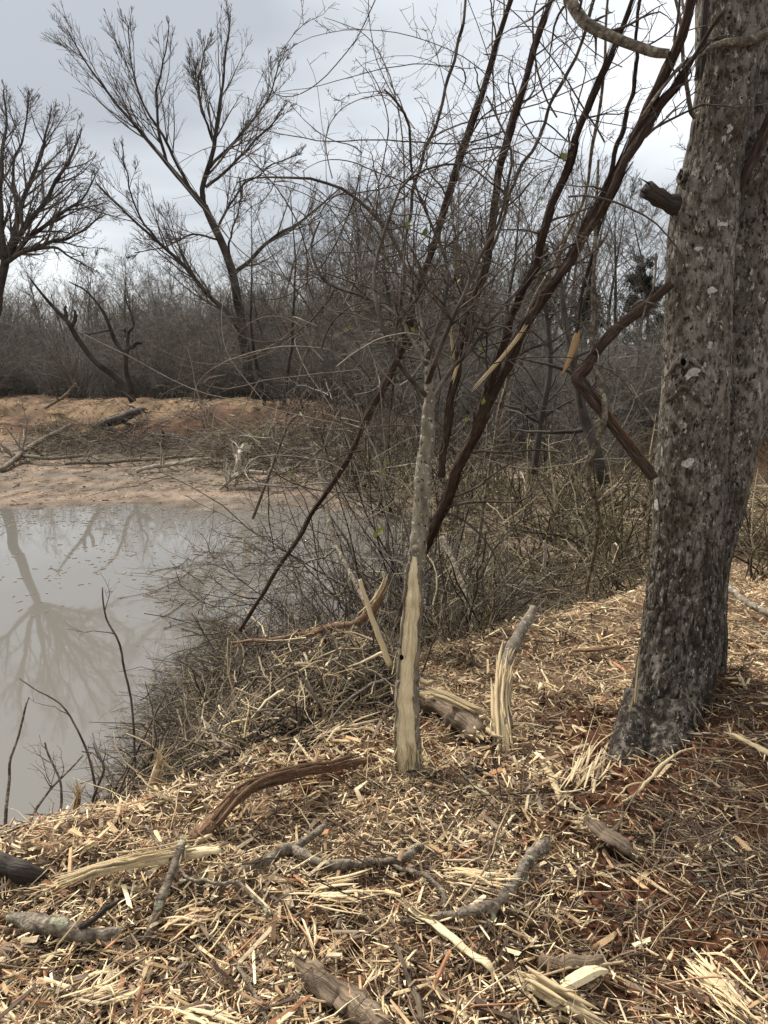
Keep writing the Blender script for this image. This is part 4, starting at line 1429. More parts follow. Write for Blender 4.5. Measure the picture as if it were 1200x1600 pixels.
def shrub_proto(name, seed, n, h, spread, wig, col, rmul=1.0, arch=-0.02, nn=(6, 4)):
    r = np.random.default_rng(seed)
    d = np.stack([r.normal(0, spread, n), r.normal(0, spread, n), np.ones(n)], -1)
    p0 = np.stack([r.normal(0, .10 * h, n), r.normal(0, .10 * h, n), np.zeros(n)], -1)
    P = walk(p0, d, h * r.uniform(.6, 1.15, n), 10, wig, (0, 0, arch), r)
    R = (0.0055 * rmul * r.uniform(.6, 1.5, n))[:, None] * (1 - .75 * np.linspace(0, 1, 10))
    g1, g2 = Geo(), Geo()
    cc = lambda m: col[r.integers(0, len(col), m)]
    tubes(g1, P, R, 4, C=cc(n))
    P1, R1 = spawn(P, R, nn[0], .1, 1, (25, 75), .42, .6, 6, wig * 1.2, (0, 0, 0), rmin=.0017 * rmul, rng=r)
    tubes(g2, P1, R1, 3, C=cc(len(P1)))
    P2, R2 = spawn(P1, R1, nn[1], .1, 1, (25, 80), .5, .7, 4, wig * 1.3, (0, 0, 0), rmin=.0013 * rmul, rng=r)
    tubes(g2, P2, R2, 3, C=cc(len(P2)))
    o = bpy.data.objects.new(name, None)
    COL.objects.link(o)
    for nm, gg in (('stems', g1), ('twigs', g2)):
        me = gg.mesh(nm)
        me.materials.append(M_twigc)
        c = bpy.data.objects.new(nm, me)
        c['kind'] = 'stuff'
        COL.objects.link(c)
        c.parent = o
    return o


GB = np.array([(0.11, 0.085, 0.05), (0.165, 0.132, 0.075), (0.145, 0.125, 0.06), (0.27, 0.215, 0.14), (0.07, 0.052, 0.036)])
GG = np.array([(0.15, 0.12, 0.09), (0.25, 0.21, 0.165), (0.09, 0.07, 0.053), (0.06, 0.046, 0.035), (0.36, 0.31, 0.25)])
GX = np.concatenate([GB, GB * .45, GB * .45, np.array([(.42, .34, .22)])])
GY = np.concatenate([GG, GG * .4, GG * .4])
sh = [shrub_proto('tangled_shrub', 1, 24, 1.3, .5, .15, GX, 1.9, nn=(5, 3)), shrub_proto('tangled_shrub', 2, 26, 1.1, .65, .19, GX, 1.9, nn=(5, 3)), shrub_proto('tangled_shrub', 3, 16, 1.9, .3, .12, GY, 2.0, nn=(6, 3)), shrub_proto('tangled_shrub', 4, 20, 1.5, .55, .22, GY, 1.7, nn=(6, 3))]
wp = [shrub_proto('thicket_bush', 50 + k, 34, 3.2, .34, .10, UC, 2.3, 0.0, (9, 4)) for k in range(3)]
for k in range(225):
    X = rw.uniform(-90, 1260) if k < 130 else rw.uniform(-60, 720)
    x0, y_ = (X - 600) / F, 24.0
    dep = rw.uniform(0.9, 7.5) if k < 130 else rw.uniform(5, 20)
    for _ in range(6):
        y_ = float(np.interp(x0 * y_, RX, RY)) + dep
    o = wp[k] if k < 3 else copy_tree(wp[k % 3])
    o.location = (x0 * y_, y_, float(hgt(x0 * y_, y_, False)) - .05)
    o.rotation_euler = (rw.normal(0, .12), rw.normal(0, .12), rw.uniform(0, 6.28))
    sc_ = rw.uniform(.45, 1.0) * (0.75 if X > 700 else 1.0) if k < 130 else rw.uniform(.95, 1.7)
    o.scale = (sc_ * 1.25, sc_ * 1.25, sc_)
    if k >= 130:
        tag(o, 'taller grey thicket bush standing deep in the wood behind the berm', 'shrub', 'deep thicket bushes in the wood')
    elif X < 390:
        tag(o, 'grey-brown thicket bush on the berm crest under the dead and forked trees', 'shrub', 'thicket bushes under the far trees')
    elif X < 700:
        tag(o, 'grey-brown thicket bush on the berm between forked tree and sapling', 'shrub', 'thicket bushes between the trees')
    else:
        tag(o, 'grey-brown thicket bush at the dark wood edge behind the bent branch', 'shrub', 'thicket bushes behind the bent branch')
su = set()


def put_shrub(k, x, y, s, label, group=None, sz=1.0):
    if k in su:
        o = copy_tree(sh[k])
    else:
        o = sh[k]
        su.add(k)
    o.location = (x, y, float(hgt(x, y)) - 0.03)
    o.rotation_euler = (RNG.normal(0, .1), RNG.normal(0, .1), RNG.uniform(0, 6.28))
    o.scale = (s, s, s * sz)
    return tag(o, label, 'shrub', group)


for X, Y, k, s in [(700, 7.0, 0, 1.0), (760, 6.2, 1, 0.9), (830, 7.6, 1, 1.0), (880, 8.5, 0, 1.1), (950, 7.4, 1, 1.1), (1000, 6.4, 0, .9), (930, 9.6, 1, 1.2), (800, 9.2, 0, 1.1), (690, 9.5, 1, 1.1), (640, 8.0, 0, .95), (1030, 8.8, 0, 1.1), (740, 10.8, 0, 1.2), (1180, 7.6, 1, 1.0), (1210, 6.0, 0, .8), (865, 6.4, 1, .7), (970, 5.6, 1, .6),
                    (600, 6.6, 1, .8), (610, 10.5, 1, 1.1), (560, 12.5, 0, 1.0)]:
    put_shrub(k, (X - 600) / F * Y / CP, Y, s, 'low olive-brown thicket bush in the hollow right of the pond', 'olive-brown bushes in the hollow')
for X, Y, k, s in [(560, 13.5, 3, 1.0), (500, 15.0, 3, .95), (610, 12.5, 2, 1.2), (660, 13, 2, 1.3), (720, 13, 3, 1.2), (530, 17, 2, 1.3), (470, 18, 3, 1.1), (780, 12, 2, 1.2), (850, 12.4, 2, 1.2), (900, 11.5, 3, 1.2), (440, 17.5, 3, .7), (590, 16, 2, 1.4), (640, 15, 3, 1.4)]:
    put_shrub(k, (X - 600) / F * Y / CP, Y, s, 'grey twiggy shrub growing on the near slope of the berm', 'grey shrubs on the berm slope')
for X, Y, k, s in [(600, 4.6, 3, .85), (560, 4.9, 3, .9), (690, 5.0, 3, 1.0), (650, 5.6, 2, 1.1), (520, 5.2, 3, .75), (720, 4.4, 1, .8), (760, 5.0, 3, .8), (600, 5.8, 2, 1.0)]:
    put_shrub(k, (X - 600) / F * Y / CP, Y, s, 'dense leafless bramble tangle behind the skinned sapling at the water edge', 'brambles behind the skinned sapling')
for X, Y, k, s in [(270, 6.4, 3, .42), (330, 6.0, 3, .5), (400, 5.6, 3, .55), (300, 5.3, 1, .45), (450, 5.0, 3, .6), (360, 4.9, 1, .5)]:
    put_shrub(k, (X - 600) / F * Y / CP, Y, s, 'drowned twiggy brush standing in the pond shallows', 'drowned brush in the shallows')

# vine tangle: long curling thorny strands strung round the sapling
for q, (cx_, cy_, Yq, sx, sy, n_, lab) in enumerate([(560, 420, 3.5, 90, 90, 26, 'curling mass of thin grey vines hung left of the sapling crown'), (700, 330, 3.4, 100, 110, 24, 'open tangle of thorny arching vines above the sapling fork'),
                                                     (600, 600, 3.6, 80, 90, 26, 'grey thorny vines looping round the sapling trunk'), (860, 250, 3.2, 90, 120, 20, 'thin thorny vines strung between the shaggy stems'), (520, 760, 4.0, 70, 90, 18, 'pale arching canes over the pond edge left of the sapling')]):
    c = at(cx_, cy_, Yq)
    o = thing('vine_tangle', lab, 'vines', c)
    g = Geo()
    p0 = np.array([at(cx_ + RNG.normal(0, sx), cy_ + RNG.normal(0, sy), Yq + RNG.normal(0, .25)) for _ in range(n_)])
    d = RNG.normal(0, 1, (n_, 3))
    # smooth arcs: direction turns steadily round a random axis
    ax = unit(RNG.normal(0, 1, (n_, 3)))
    P = np.empty((n_, 20, 3))
    P[:, 0] = p0
    d = unit(d)
    L = RNG.uniform(.5, 1.5, n_)
    for k in range(1, 20):
        d = unit(d + np.cross(ax, d) * 0.13 + RNG.normal(0, .06, (n_, 3)))
        P[:, k] = P[:, k - 1] + d * (L / 19)[:, None]
    R = RNG.uniform(.0018, .0042, n_)[:, None] * (1 - .6 * np.linspace(0, 1, 20))
    tc_ = TWC[np.minimum(RNG.integers(0, 5, n_), 3)] if cy_ > 500 else TWC[RNG.integers(0, 3, n_)]
    tubes(g, P, R, 4, C=tc_)
    part('canes', g, M_twigc, o)
    g = Geo()
    P1, R1 = spawn(P, R, 9, .05, 1, (40, 85), .16, .6, 6, .22, (0, 0, 0), rmin=.0013)
    tubes(g, P1, R1, 3, C=TWC[RNG.integers(0, 3, len(P1))])
    P2, R2 = spawn(P1, R1, 2.4, .1, 1, (40, 85), .4, .7, 4, .2, (0, 0, 0), rmin=.001)
    tubes(g, P2, R2, 3, C=TWC[RNG.integers(0, 3, len(P2))])
    part('twigs', g, M_twigc, o)

# ------------------------------------------------------------------ brush heap on the bank


def brush_mass(name, label, n, sampler, L, rr, cols, cat, lift=0.0, wig=.16, n1=4.0, pitch=(-.35, .6), mt=M_twigc, dirb=None):
    xy, zl = sampler(n)
    z = np.maximum(hgt(xy[:, 0], xy[:, 1]), 0) + zl + lift
    az = RNG.uniform(0, 6.28, n) if dirb is None else RNG.normal(dirb[0], dirb[1], n)
    el = RNG.uniform(pitch[0], pitch[1], n)
    d = np.stack([np.cos(az) * np.cos(el), np.sin(az) * np.cos(el), np.sin(el)], -1)
    ln = RNG.uniform(L[0], L[1], n)
    p0 = np.stack([xy[:, 0], xy[:, 1], z], -1) - d * ln[:, None] * .4
    P = walk(p0, d, ln, 7, wig, (0, 0, -.02))
    gz = np.maximum(hgt(P[..., 0], P[..., 1], False), 0) + .008
    P[..., 2] = np.maximum(P[..., 2], gz)
    R = (rr[0] + (rr[1] - rr[0]) * RNG.uniform(0, 1, n) ** 2)[:, None] * (1 - .6 * np.linspace(0, 1, 7))
    g = Geo()
    tubes(g, P, R, 4, C=cols[RNG.integers(0, len(cols), n)])
    if n1:
        P1, R1 = spawn(P, R, n1, .1, 1, (20, 70), .45, .7, 5, wig * 1.2, rmin=.001)
        tubes(g, P1, R1, 3, C=cols[RNG.integers(0, len(cols), len(P1))])
    o = new_obj(name, g, mt)
    return tag(o, label, cat, kind='stuff')


def in_px(poly, z0=0.3, h=0.3, density=None):
    """sample ground positions inside a pixel outline projected on height z0"""
    pl = np.array([ground_at_plane(x, y, z0) for x, y in poly])
    lo_, hi_ = pl.min(0), pl.max(0)

    def f(n):
        out = []
        while sum(len(a) for a in out) < n:
            p = RNG.uniform(lo_, hi_, (n * 3, 2))
            ok = sdf_poly(p[:, 0], p[:, 1], pl) < 0
            out.append(p[ok])
        xy = np.concatenate(out)[:n]
        dd = np.clip(-sdf_poly(xy[:, 0], xy[:, 1], pl), 0, .5) / .5
        return xy, RNG.uniform(0, 1, n) ** 1.3 * h * (0.25 + 0.75 * dd)
    return f


BR = np.array([(0.11, 0.086, 0.063), (0.185, 0.147, 0.108), (0.25, 0.198, 0.14), (0.14, 0.115, 0.080), (0.36, 0.28, 0.185), (0.058, 0.044, 0.034)])
BRP = np.concatenate([BR, np.array([(0.55, 0.43, 0.25), (0.38, 0.28, 0.16), (0.48, 0.37, 0.21), (0.60, 0.5, 0.32)])])
BD = np.concatenate([BR * .45, BR * .7, BR, np.array([(.42, .33, .19)])])
TW = np.array([(.05, .034, .022), (.10, .07, .045), (.20, .14, .085), (.34, .25, .15), (.07, .05, .036)])
HEAP = [(170, 1290), (210, 1160), (270, 1060), (330, 980), (480, 960), (610, 1000), (620, 1120), (600, 1190), (440, 1230), (330, 1310), (240, 1330)]
brush_mass('brush_heap', 'heap of dark green-brown brushwood sliding down the bank into the pond', 1500, in_px(HEAP, .3, .55), (.16, .60), (.002, .0085), BD, 'brushwood', n1=2.6, wig=.2, pitch=(-.5, .8))
brush_mass('brush_heap', 'pale torn stems and straw strewn over the dark brushwood', 1250, in_px([(300, 1150), (340, 1030), (450, 1000), (600, 1000), (620, 1180), (440, 1225), (330, 1290)], .42, .50), (.05, .26), (.002, .0095), np.concatenate([BRP[4:5], BRP[6:], BR]), 'brushwood', lift=.10, n1=1.0, wig=.16, pitch=(-.6, .9))
brush_mass('brush_heap', 'matted grey twigs and torn bark at the upper foot of the brush heap', 620, in_px([(420, 1215), (400, 1120), (470, 1040), (610, 1040), (622, 1170), (560, 1195)], .5, .30), (.10, .45), (.002, .009), np.concatenate([BD, BD, TW, GG, BRP[6:]]), 'brushwood', n1=2.2, wig=.2, pitch=(-.5, .8))
brush_mass('brush_heap', 'dark fine twigs hanging from the bank over the water', 600, in_px([(150, 1290), (190, 1150), (260, 1040), (330, 960), (420, 1000), (330, 1150), (260, 1290)], .05, .26), (.2, .6), (.0016, .0045), BD, 'brushwood', n1=3, dirb=(2.4, .8), pitch=(-.5, .6), wig=.18)
brush_mass('brush_heap', 'tangled brush spread over the hollow behind the sapling', 800, in_px([(640, 1050), (660, 930), (760, 880), (1010, 860), (1010, 960), (860, 990), (780, 1040)], .25, .35), (.2, .8), (.002, .007), np.concatenate([BD, GB]), 'brushwood', n1=2.2, wig=.18)
brush_mass('brush_heap', 'fine brush and drowned twigs lying in the shallows', 420, in_px([(230, 960), (250, 890), (340, 850), (480, 850), (620, 870), (640, 1000), (480, 1010), (330, 1000)], .02, .30), (.25, .9), (.002, .007), np.concatenate([BD, GG[:3]]), 'brushwood', n1=3, wig=.2)
brush_mass('brush_heap', 'olive twig litter matted under the thicket bushes', 1000, in_px([(620, 900), (640, 780), (800, 740), (1040, 740), (1230, 760), (1230, 900), (1000, 900), (800, 930)], .25, .35), (.3, 1.0), (.0035, .009), np.concatenate([GB, GB * .5, BRP[6:]]), 'brushwood', n1=2)
brush_mass('root_wad', 'torn fine roots and twigs in the red soil at the foot of the big tree', 480, in_px([(1000, 1260), (1060, 1190), (1110, 1100), (1230, 1120), (1240, 1420), (1120, 1420), (1010, 1330)], .7, .06), (.08, .38), (.0012, .0032), np.concatenate([TW, GG[:3]]), 'roots', n1=1.2, pitch=(-.2, .35))
brush_mass('root_wad', 'brown matted roots and needles against the right foot of the big tree', 300, in_px([(1090, 1120), (1110, 1040), (1160, 1050), (1190, 1120), (1130, 1150)], .72, .16), (.06, .24), (.0012, .0026), np.array([(0.12, .06, .03), (.20, .11, .06), (.08, .045, .028)]), 'roots', n1=1.5)
brush_mass('twig_litter', 'thin dark twigs strewn through the shredded wood', 750, in_px([(-40, 1640), (-40, 1400), (300, 1300), (600, 1220), (960, 1230), (1240, 1300), (1240, 1640)], .63, .06), (.08, .5), (.0012, .0048), TW, 'twigs', n1=1.2, pitch=(-.12, .25))
# thick kinked brushwood clumps standing up out of the heap
bp_ = [shrub_proto('brushwood_clump', 80 + k, 13, .72, .75, .24, BD, 1.0, -.03, (5, 2.2)) for k in range(3)]
for k, (X, Y, s_) in enumerate([(240, 3.55, .7), (285, 3.9, .8), (330, 3.5, .8), (345, 4.2, .85), (390, 3.8, .9), (410, 4.4, .9), (450, 3.6, .85), (470, 4.1, 1.0), (520, 3.7, .95), (540, 4.3, 1.05), (585, 3.9, 1.0), (600, 3.4, .8), (300, 3.2, .55), (380, 3.2, .6), (470, 3.15, .6), (215, 3.2, .5), (560, 3.2, .6), (700, 4.0, .7), (740, 3.8, .55), (690, 4.6, .8)]):
    o = bp_[k] if k < 3 else copy_tree(bp_[k % 3])
    x = (X - 600) / F * Y / CP
    o.location = (x, Y, max(float(hgt(x, Y)), 0) + .02)
    o.rotation_euler = (RNG.normal(0, .3), RNG.normal(0, .3), RNG.uniform(0, 6.28))
    o.scale = (s_, s_, s_)
    tag(o, 'clump of dark kinked brushwood sticking up from the heap beside the skinned sapling' if X < 620 else 'clump of dark kinked brushwood between the skinned sapling and the frayed log', 'brushwood', 'brushwood clumps in the heap' if X < 620 else 'brushwood clumps behind the split log')

# ------------------------------------------------------------------ shredded wood: chips


def chip_mesh(pos, yaw, pit, rol, L, W, T, col, g, jag=.35, light=False):
    n_ = len(pos)
    c_, s_ = np.cos, np.sin
    ax = np.stack([c_(yaw) * c_(pit), s_(yaw) * c_(pit), s_(pit)], -1)
    sd = unit(np.cross(np.array([[0, 0, 1.0]]), ax))
    up = np.cross(ax, sd)
    sd2 = sd * c_(rol)[:, None] + up * s_(rol)[:, None]
    up2 = np.cross(ax, sd2)
    if light:
        sg = np.array([(-1, -1, -.5), (-1, 1, -.5), (-1, 0, 1), (1, -1, -.5), (1, 1, -.5), (1, 0, 1)], float)
        fq = np.array([(0, 1, 4, 3), (1, 2, 5, 4), (2, 0, 3, 5)])
        ft = np.array([(0, 2, 1), (3, 4, 5)])
    else:
        sg = np.array([(-1, -1, -1), (-1, 1, -1), (-1, 1, 1), (-1, -1, 1), (1, -1, -1), (1, 1, -1), (1, 1, 1), (1, -1, 1)], float)
        fq = np.array([(0, 3, 2, 1), (4, 5, 6, 7), (0, 1, 5, 4), (1, 2, 6, 5), (2, 3, 7, 6), (3, 0, 4, 7)])
        ft = None
    m_ = len(sg)
    f = sg[None] * np.ones((n_, 1, 1))
    f[..., 0] *= RNG.uniform(1 - jag, 1 + .2, (n_, m_))
    f[..., 1] = f[..., 1] * RNG.uniform(.15, 1.2, (n_, m_)) + RNG.normal(0, .25, (n_, 1)) * (sg[None, :, 0] > 0)
    f[..., 2] *= RNG.uniform(.5, 1.1, (n_, m_))
    V = pos[:, None] + ax[:, None] * (f[..., 0] * (L / 2)[:, None])[..., None] + sd2[:, None] * (f[..., 1] * (W / 2)[:, None])[..., None] + up2[:, None] * (f[..., 2] * (T / 2)[:, None])[..., None]
    bs = (np.arange(n_) * m_)[:, None, None]
    Tq = None if ft is None else (bs + ft[None]).reshape(-1, 3)
    g.add(V.reshape(-1, 3), (bs + fq[None]).reshape(-1, 4), Tq, None, np.repeat(col, m_, 0))


def scatter(n, ylo, yhi, power, xr, accept):
    out = []
    tot = 0
    while tot < n:
        y = ylo + (yhi - ylo) * RNG.uniform(0, 1, n * 2) ** power
        x = RNG.uniform(-1, 1, n * 2) * (0.25 + xr * y)
        p = RNG.uniform(0, 1, n * 2) < accept(x, y)
        out.append(np.stack([x[p], y[p]], -1))
        tot += p.sum()
    return np.concatenate(out)[:n]


BPOLY = np.array([ground_at_plane(x, y, .4) for x, y in [(170, 1290), (210, 1160), (270, 1060), (330, 980), (480, 960), (600, 1000), (612, 1120), (590, 1180), (440, 1222), (330, 1300), (240, 1330)]])


def brush_mask(x, y):
    return sstep(.02, -.12, sdf_poly(x, y, BPOLY))


def near_accept(x, y):
    d = sdf_poly(x, y, POND)
    h = sstep(.0, .45, d)
    return h * (1 - .86 * dirt_mask(x, y)) * (1 - .9 * brush_mask(x, y)) * (0.6 + .4 * sstep(.35, .6, fbm(x * 2.5, y * 2.5, 91, 3)))


PW = np.array([.19, .14, .18, .05, .14, .09, .11, .10])


def chip_cols(n):
    c = STRAW[RNG.choice(8, n, p=PW)]
    return np.minimum(c * RNG.uniform(.8, 1.35, (n, 1)), .85)


def chips(name, label, n, xy, Lr, Wr, lift, tilt=.22, cat='wood chips', tone=1.0, light=False):
    h = np.maximum(hgt(xy[:, 0], xy[:, 1]), 0)
    pos = np.concatenate([xy, (h + RNG.uniform(0, 1, n) ** 1.5 * lift + .002)[:, None]], 1)
    L = Lr[0] * (Lr[1] / Lr[0]) ** RNG.uniform(0, 1, n)
    W = np.minimum(RNG.uniform(Wr[0], Wr[1], n), L * .6)
    T = W * RNG.uniform(.15, .5, n)
    g = Geo()
    chip_mesh(pos, RNG.uniform(0, 6.28, n), RNG.normal(0, tilt, n), RNG.uniform(-.6, .6, n), L, W, T, chip_cols(n) * tone, g, light=light)
    o = new_obj(name, g, M_chip, smooth=False)
    return tag(o, label, cat, kind='stuff')


xy = scatter(54000, 1.15, 7.0, 1.35, .60, near_accept)
chips('wood_chips', 'shredded straw-coloured wood chips covering the near bank', len(xy), xy, (.010, .075), (.002, .0085), .05, tilt=.3, light=True, tone=1.12)
xy = scatter(2700, 1.2, 6.5, 1.2, .60, near_accept)
chips('wood_chips', 'coarse flat chips and bark flakes mixed into the shredded wood', len(xy), xy, (.04, .12), (.006, .018), .06, tilt=.3)
xy = scatter(1800, 1.2, 5.0, 1.2, .60, near_accept)
n_ = len(xy)
g = Geo()
chip_mesh(np.concatenate([xy, (hgt(xy[:, 0], xy[:, 1]) + RNG.uniform(.008, .05, n_))[:, None]], 1), RNG.uniform(0, 6.28, n_), RNG.normal(0, .25, n_), RNG.normal(0, .35, n_), RNG.uniform(.02, .085, n_), RNG.uniform(.005, .014, n_), RNG.uniform(.002, .005, n_),
          np.array([(.10, .065, .042), (.17, .12, .085), (.22, .17, .13), (.14, .075, .045), (.06, .042, .032), (.28, .20, .13)])[RNG.integers(0, 6, n_)] * RNG.uniform(.7, 1.3, (n_, 1)), g)
tag(new_obj('bark_flakes', g, M_chip, smooth=False), 'brown and grey bark flakes scattered through the shredded wood', 'bark', kind='stuff')
xy = scatter(4500, 1.15, 6.0, 1.2, .60, lambda x, y: sstep(0, .3, sdf_poly(x, y, POND)))
g = Geo()
h = hgt(xy[:, 0], xy[:, 1])
n_ = len(xy)
az = RNG.uniform(0, 6.28, n_)
el = RNG.normal(.05, .25, n_)
d = np.stack([np.cos(az) * np.cos(el), np.sin(az) * np.cos(el), np.sin(el)], -1)
P = walk(np.concatenate([xy, (h + RNG.uniform(0, .035, n_))[:, None]], 1), d, .04 + .24 * RNG.uniform(0, 1, n_) ** 2, 5, .17, (0, 0, -.02))
P[..., 2] = np.maximum(P[..., 2], hgt(P[..., 0], P[..., 1], False) - .01)
R = (.0008 + .0034 * RNG.uniform(0, 1, n_) ** 2.5)[:, None] * np.array([.5, 1, 1, .8, .3])
tubes(g, P, R, 3, C=chip_cols(n_))
tag(new_obj('wood_fibres', g, M_chip), 'long torn wood fibres tossed over the chips', 'wood fibres', kind='stuff')

xy = scatter(3600, 1.3, 4.2, 1.1, .60, lambda x, y: .04 + dirt_mask(x, y))
n_ = len(xy)
g = Geo()
sz = .004 * (7.0 ** RNG.uniform(0, 1, n_))
chip_mesh(np.concatenate([xy, (hgt(xy[:, 0], xy[:, 1]) + sz * .2)[:, None]], 1), RNG.uniform(0, 6.28, n_), RNG.normal(0, .4, n_), RNG.uniform(-.6, .6, n_), sz * 1.3, sz, sz * .8, np.array([[.115, .050, .027]]) * RNG.uniform(.6, 1.35, (n_, 1)), g)
tag(new_obj('soil_clods', g, M_soil), 'crumbs of red-brown soil thrown over the ground round the big tree', 'soil', kind='stuff')

# chips on the far berm and the slope right of the big tree
xyf = np.stack([RNG.uniform(-18, 13, 23000), RNG.uniform(9, 27, 23000)], -1)
hf = hgt(xyf[:, 0], xyf[:, 1])
cr = np.interp(xyf[:, 0], RX, RY)
keep = (hf > .03) & (xyf[:, 1] < cr + 1.2) & (RNG.uniform(0, 1, 23000) < .25 + sstep(.42, .6, fbm(xyf[:, 0] * .6, xyf[:, 1] * .9, 63, 4)))
xyf = xyf[keep]
chips('wood_chips', 'pale chips and bark scattered over the far berm', len(xyf), xyf, (.04, .24), (.015, .05), .06, tone=.52, light=True)
xyf = np.stack([RNG.uniform(-10, 1, 9000), RNG.uniform(10.5, 18, 9000)], -1)
hf = hgt(xyf[:, 0], xyf[:, 1])
keep = (hf > .001) & (hf < .2) & (RNG.uniform(0, 1, 9000) < .15 + sstep(.4, .62, fbm(xyf[:, 0] * .7, xyf[:, 1] * 2.0, 19, 4)))
xyf = xyf[keep]
chips('wood_chips', 'drab chips and bark flecks washed up on the far mud flat', len(xyf), xyf, (.02, .12), (.012, .04), .01, tilt=.08, tone=.5, light=True)
xyf = np.stack([RNG.uniform(-9, 2, 9000), RNG.uniform(6.2, 12.6, 9000)], -1)
df = sdf_poly(xyf[:, 0], xyf[:, 1], POND)
keep = (df < -.05) & (RNG.uniform(0, 1, 9000) < np.interp(xyf[:, 1], [6, 9, 11.3], [.03, .35, 1]) * (.3 + sstep(.4, .6, fbm(xyf[:, 0] * 1.2, xyf[:, 1] * 2.4, 15, 3))))
xyf = xyf[keep]
g = Geo()
n_ = len(xyf)
chip_mesh(np.concatenate([xyf, np.full((n_, 1), .003)], 1), RNG.uniform(0, 6.28, n_), np.zeros(n_), np.zeros(n_), RNG.uniform(.01, .07, n_), RNG.uniform(.008, .03, n_), np.full(n_, .005), np.array([[.22, .17, .125]]) * RNG.uniform(.6, 1.3, (n_, 1)), g)
tag(new_obj('floating_debris', g, M_chip, smooth=False), 'bark flecks floating on the pond near its far edge', 'floating debris', kind='stuff')

# ------------------------------------------------------------------ single splinters, countable ones
SPL = []
for k in range(20):
    r = np.random.default_rng(700 + k)
    K = 7
    L = 1.0
    t = np.linspace(-.5, .5, K)
    P = np.stack([t, np.cumsum(r.normal(0, .012, K)), np.cumsum(r.normal(0, .008, K))], -1)
    P[:, 1:] -= P[:, 1:].mean(0)
    R = r.uniform(.035, .075) * np.array([.25, .75, 1, 1, .95, .7, .2]) * r.uniform(.8, 1.2, K)
    g = Geo()
    c_ = STRAW[[0, 1, 6, 1, 0, 3, 2, 4, 1, 6][k % 10]] / np.array([.54, .42, .24]) * r.uniform(.85, 1.1)
    tubes(g, P, R, 5, cap=True, C=np.minimum(c_, 1.3)[None], squash=r.uniform(.25, .6))
    for q in range(3):          # torn ends
        e = 0 if r.uniform() < .5 else K - 1
        s0 = P[e] + r.normal(0, .02, 3)
        dr = np.array([-1 if e == 0 else 1, r.normal(0, .15), r.normal(0, .15)])
        tubes(g, np.stack([s0 - dr * .12, s0 + dr * r.uniform(.03, .16)]), np.array([.014, .003]), 3, C=np.minimum(c_, 1.3)[None])
    me = g.mesh('wood_splinter', smooth=False)
    me.materials.append(M_fibre)
    SPL.append((me, k % 10))
KIND = {0: 'straw-coloured', 1: 'pale', 6: 'dull tan', 3: 'pale', 4: 'straw-coloured', 5: 'reddish', 2: 'dull tan', 7: 'dark grey-brown', 8: 'pale', 9: 'dull tan'}
xy = scatter(290, 1.25, 3.6, 1.25, .56, lambda x, y: near_accept(x, y) * .8 + .2 * (sdf_poly(x, y, POND) > .3))
for k in range(290):
    me, kk = SPL[int(RNG.integers(0, 20))]
    o = bpy.data.objects.new('wood_splinter', me)
    COL.objects.link(o)
    x, y = xy[k]
    ln = RNG.uniform(.05, .125) * (1.25 if RNG.uniform() < .15 else 1)
    o.location = (x, y, float(hgt(x, y)) + RNG.uniform(.014, .036))
    o.rotation_euler = (RNG.uniform(-.6, .6), RNG.normal(0, .2), RNG.uniform(0, 6.28))
    wf = RNG.uniform(.55, 1.3)
    o.scale = (ln, ln * wf, ln * wf)
    tag(o, 'loose %s splinter lying among the shredded wood chips' % KIND[kk], 'splinter', 'loose %s splinters on the chips' % KIND[kk])


# ------------------------------------------------------------------ named logs and branches on the near bank
def ground_branch(name, label, rows, material, K=30, S=10, forks=(), twigs=0, wob=.004, cat='branch', ends=None, squash=None, rough=.4, over=0):
    P, R = gtrace(rows, K, wob)
    R = R * (.8 if cat in ('branch', 'stick') else 1.0)
    P[:, 2] += R * 0.35 - .006
    o = thing(name, label, cat, P[0])
    R = R * (1 + .16 * (vn(np.arange(K) * .7, np.full(K, float(len(label))), 6) - .5) * 2)
    g = Geo()
    tubes(g, P, R, S, cap=True, squash=squash, rough=rough)
    m = part('stem', g, material, o, smooth=cat != 'slab')
    if over:
        g = Geo()
        fray(g, P + np.array([0, -R.max() * .3, R.max() * .45]), R.max() * .9, over, trim=.5, rmin=.0018)
        part('torn_fibres', g, M_fibre if material is not M_red else M_red, o)
    for fr in forks:
        Pf, Rf = gtrace(fr, 14, wob * .7)
        Rf = Rf * .8
        Pf[:, 2] += Rf * .35 - .006
        g = Geo()
        tubes(g, Pf, Rf, 8, cap=True)
        part('fork', g, material, o)
    for e in (ends or ''):
        g = Geo()
        if e == 'a':
            Pe = np.concatenate([P[4:0:-1], P[:1], P[:1] - (P[2:3] - P[:1]) * 1.2])
            rr = R[2]
        else:
            Pe = np.concatenate([P[-5:], P[-1:] + (P[-1:] - P[-3:-2]) * 1.2])
            rr = R[-3]
        fray(g, Pe, rr * 1.1, 12, trim=.3)
        part('torn_end', g, M_fibre, o)
    if twigs:
        P1, R1 = spawn(P[None], R[None], twigs, .1, 1, (30, 80), .25, .4, 7, .2, (0, 0, .02), rmin=.0014)
        twig_parts(o, M_branch, P1, R1)
    return o


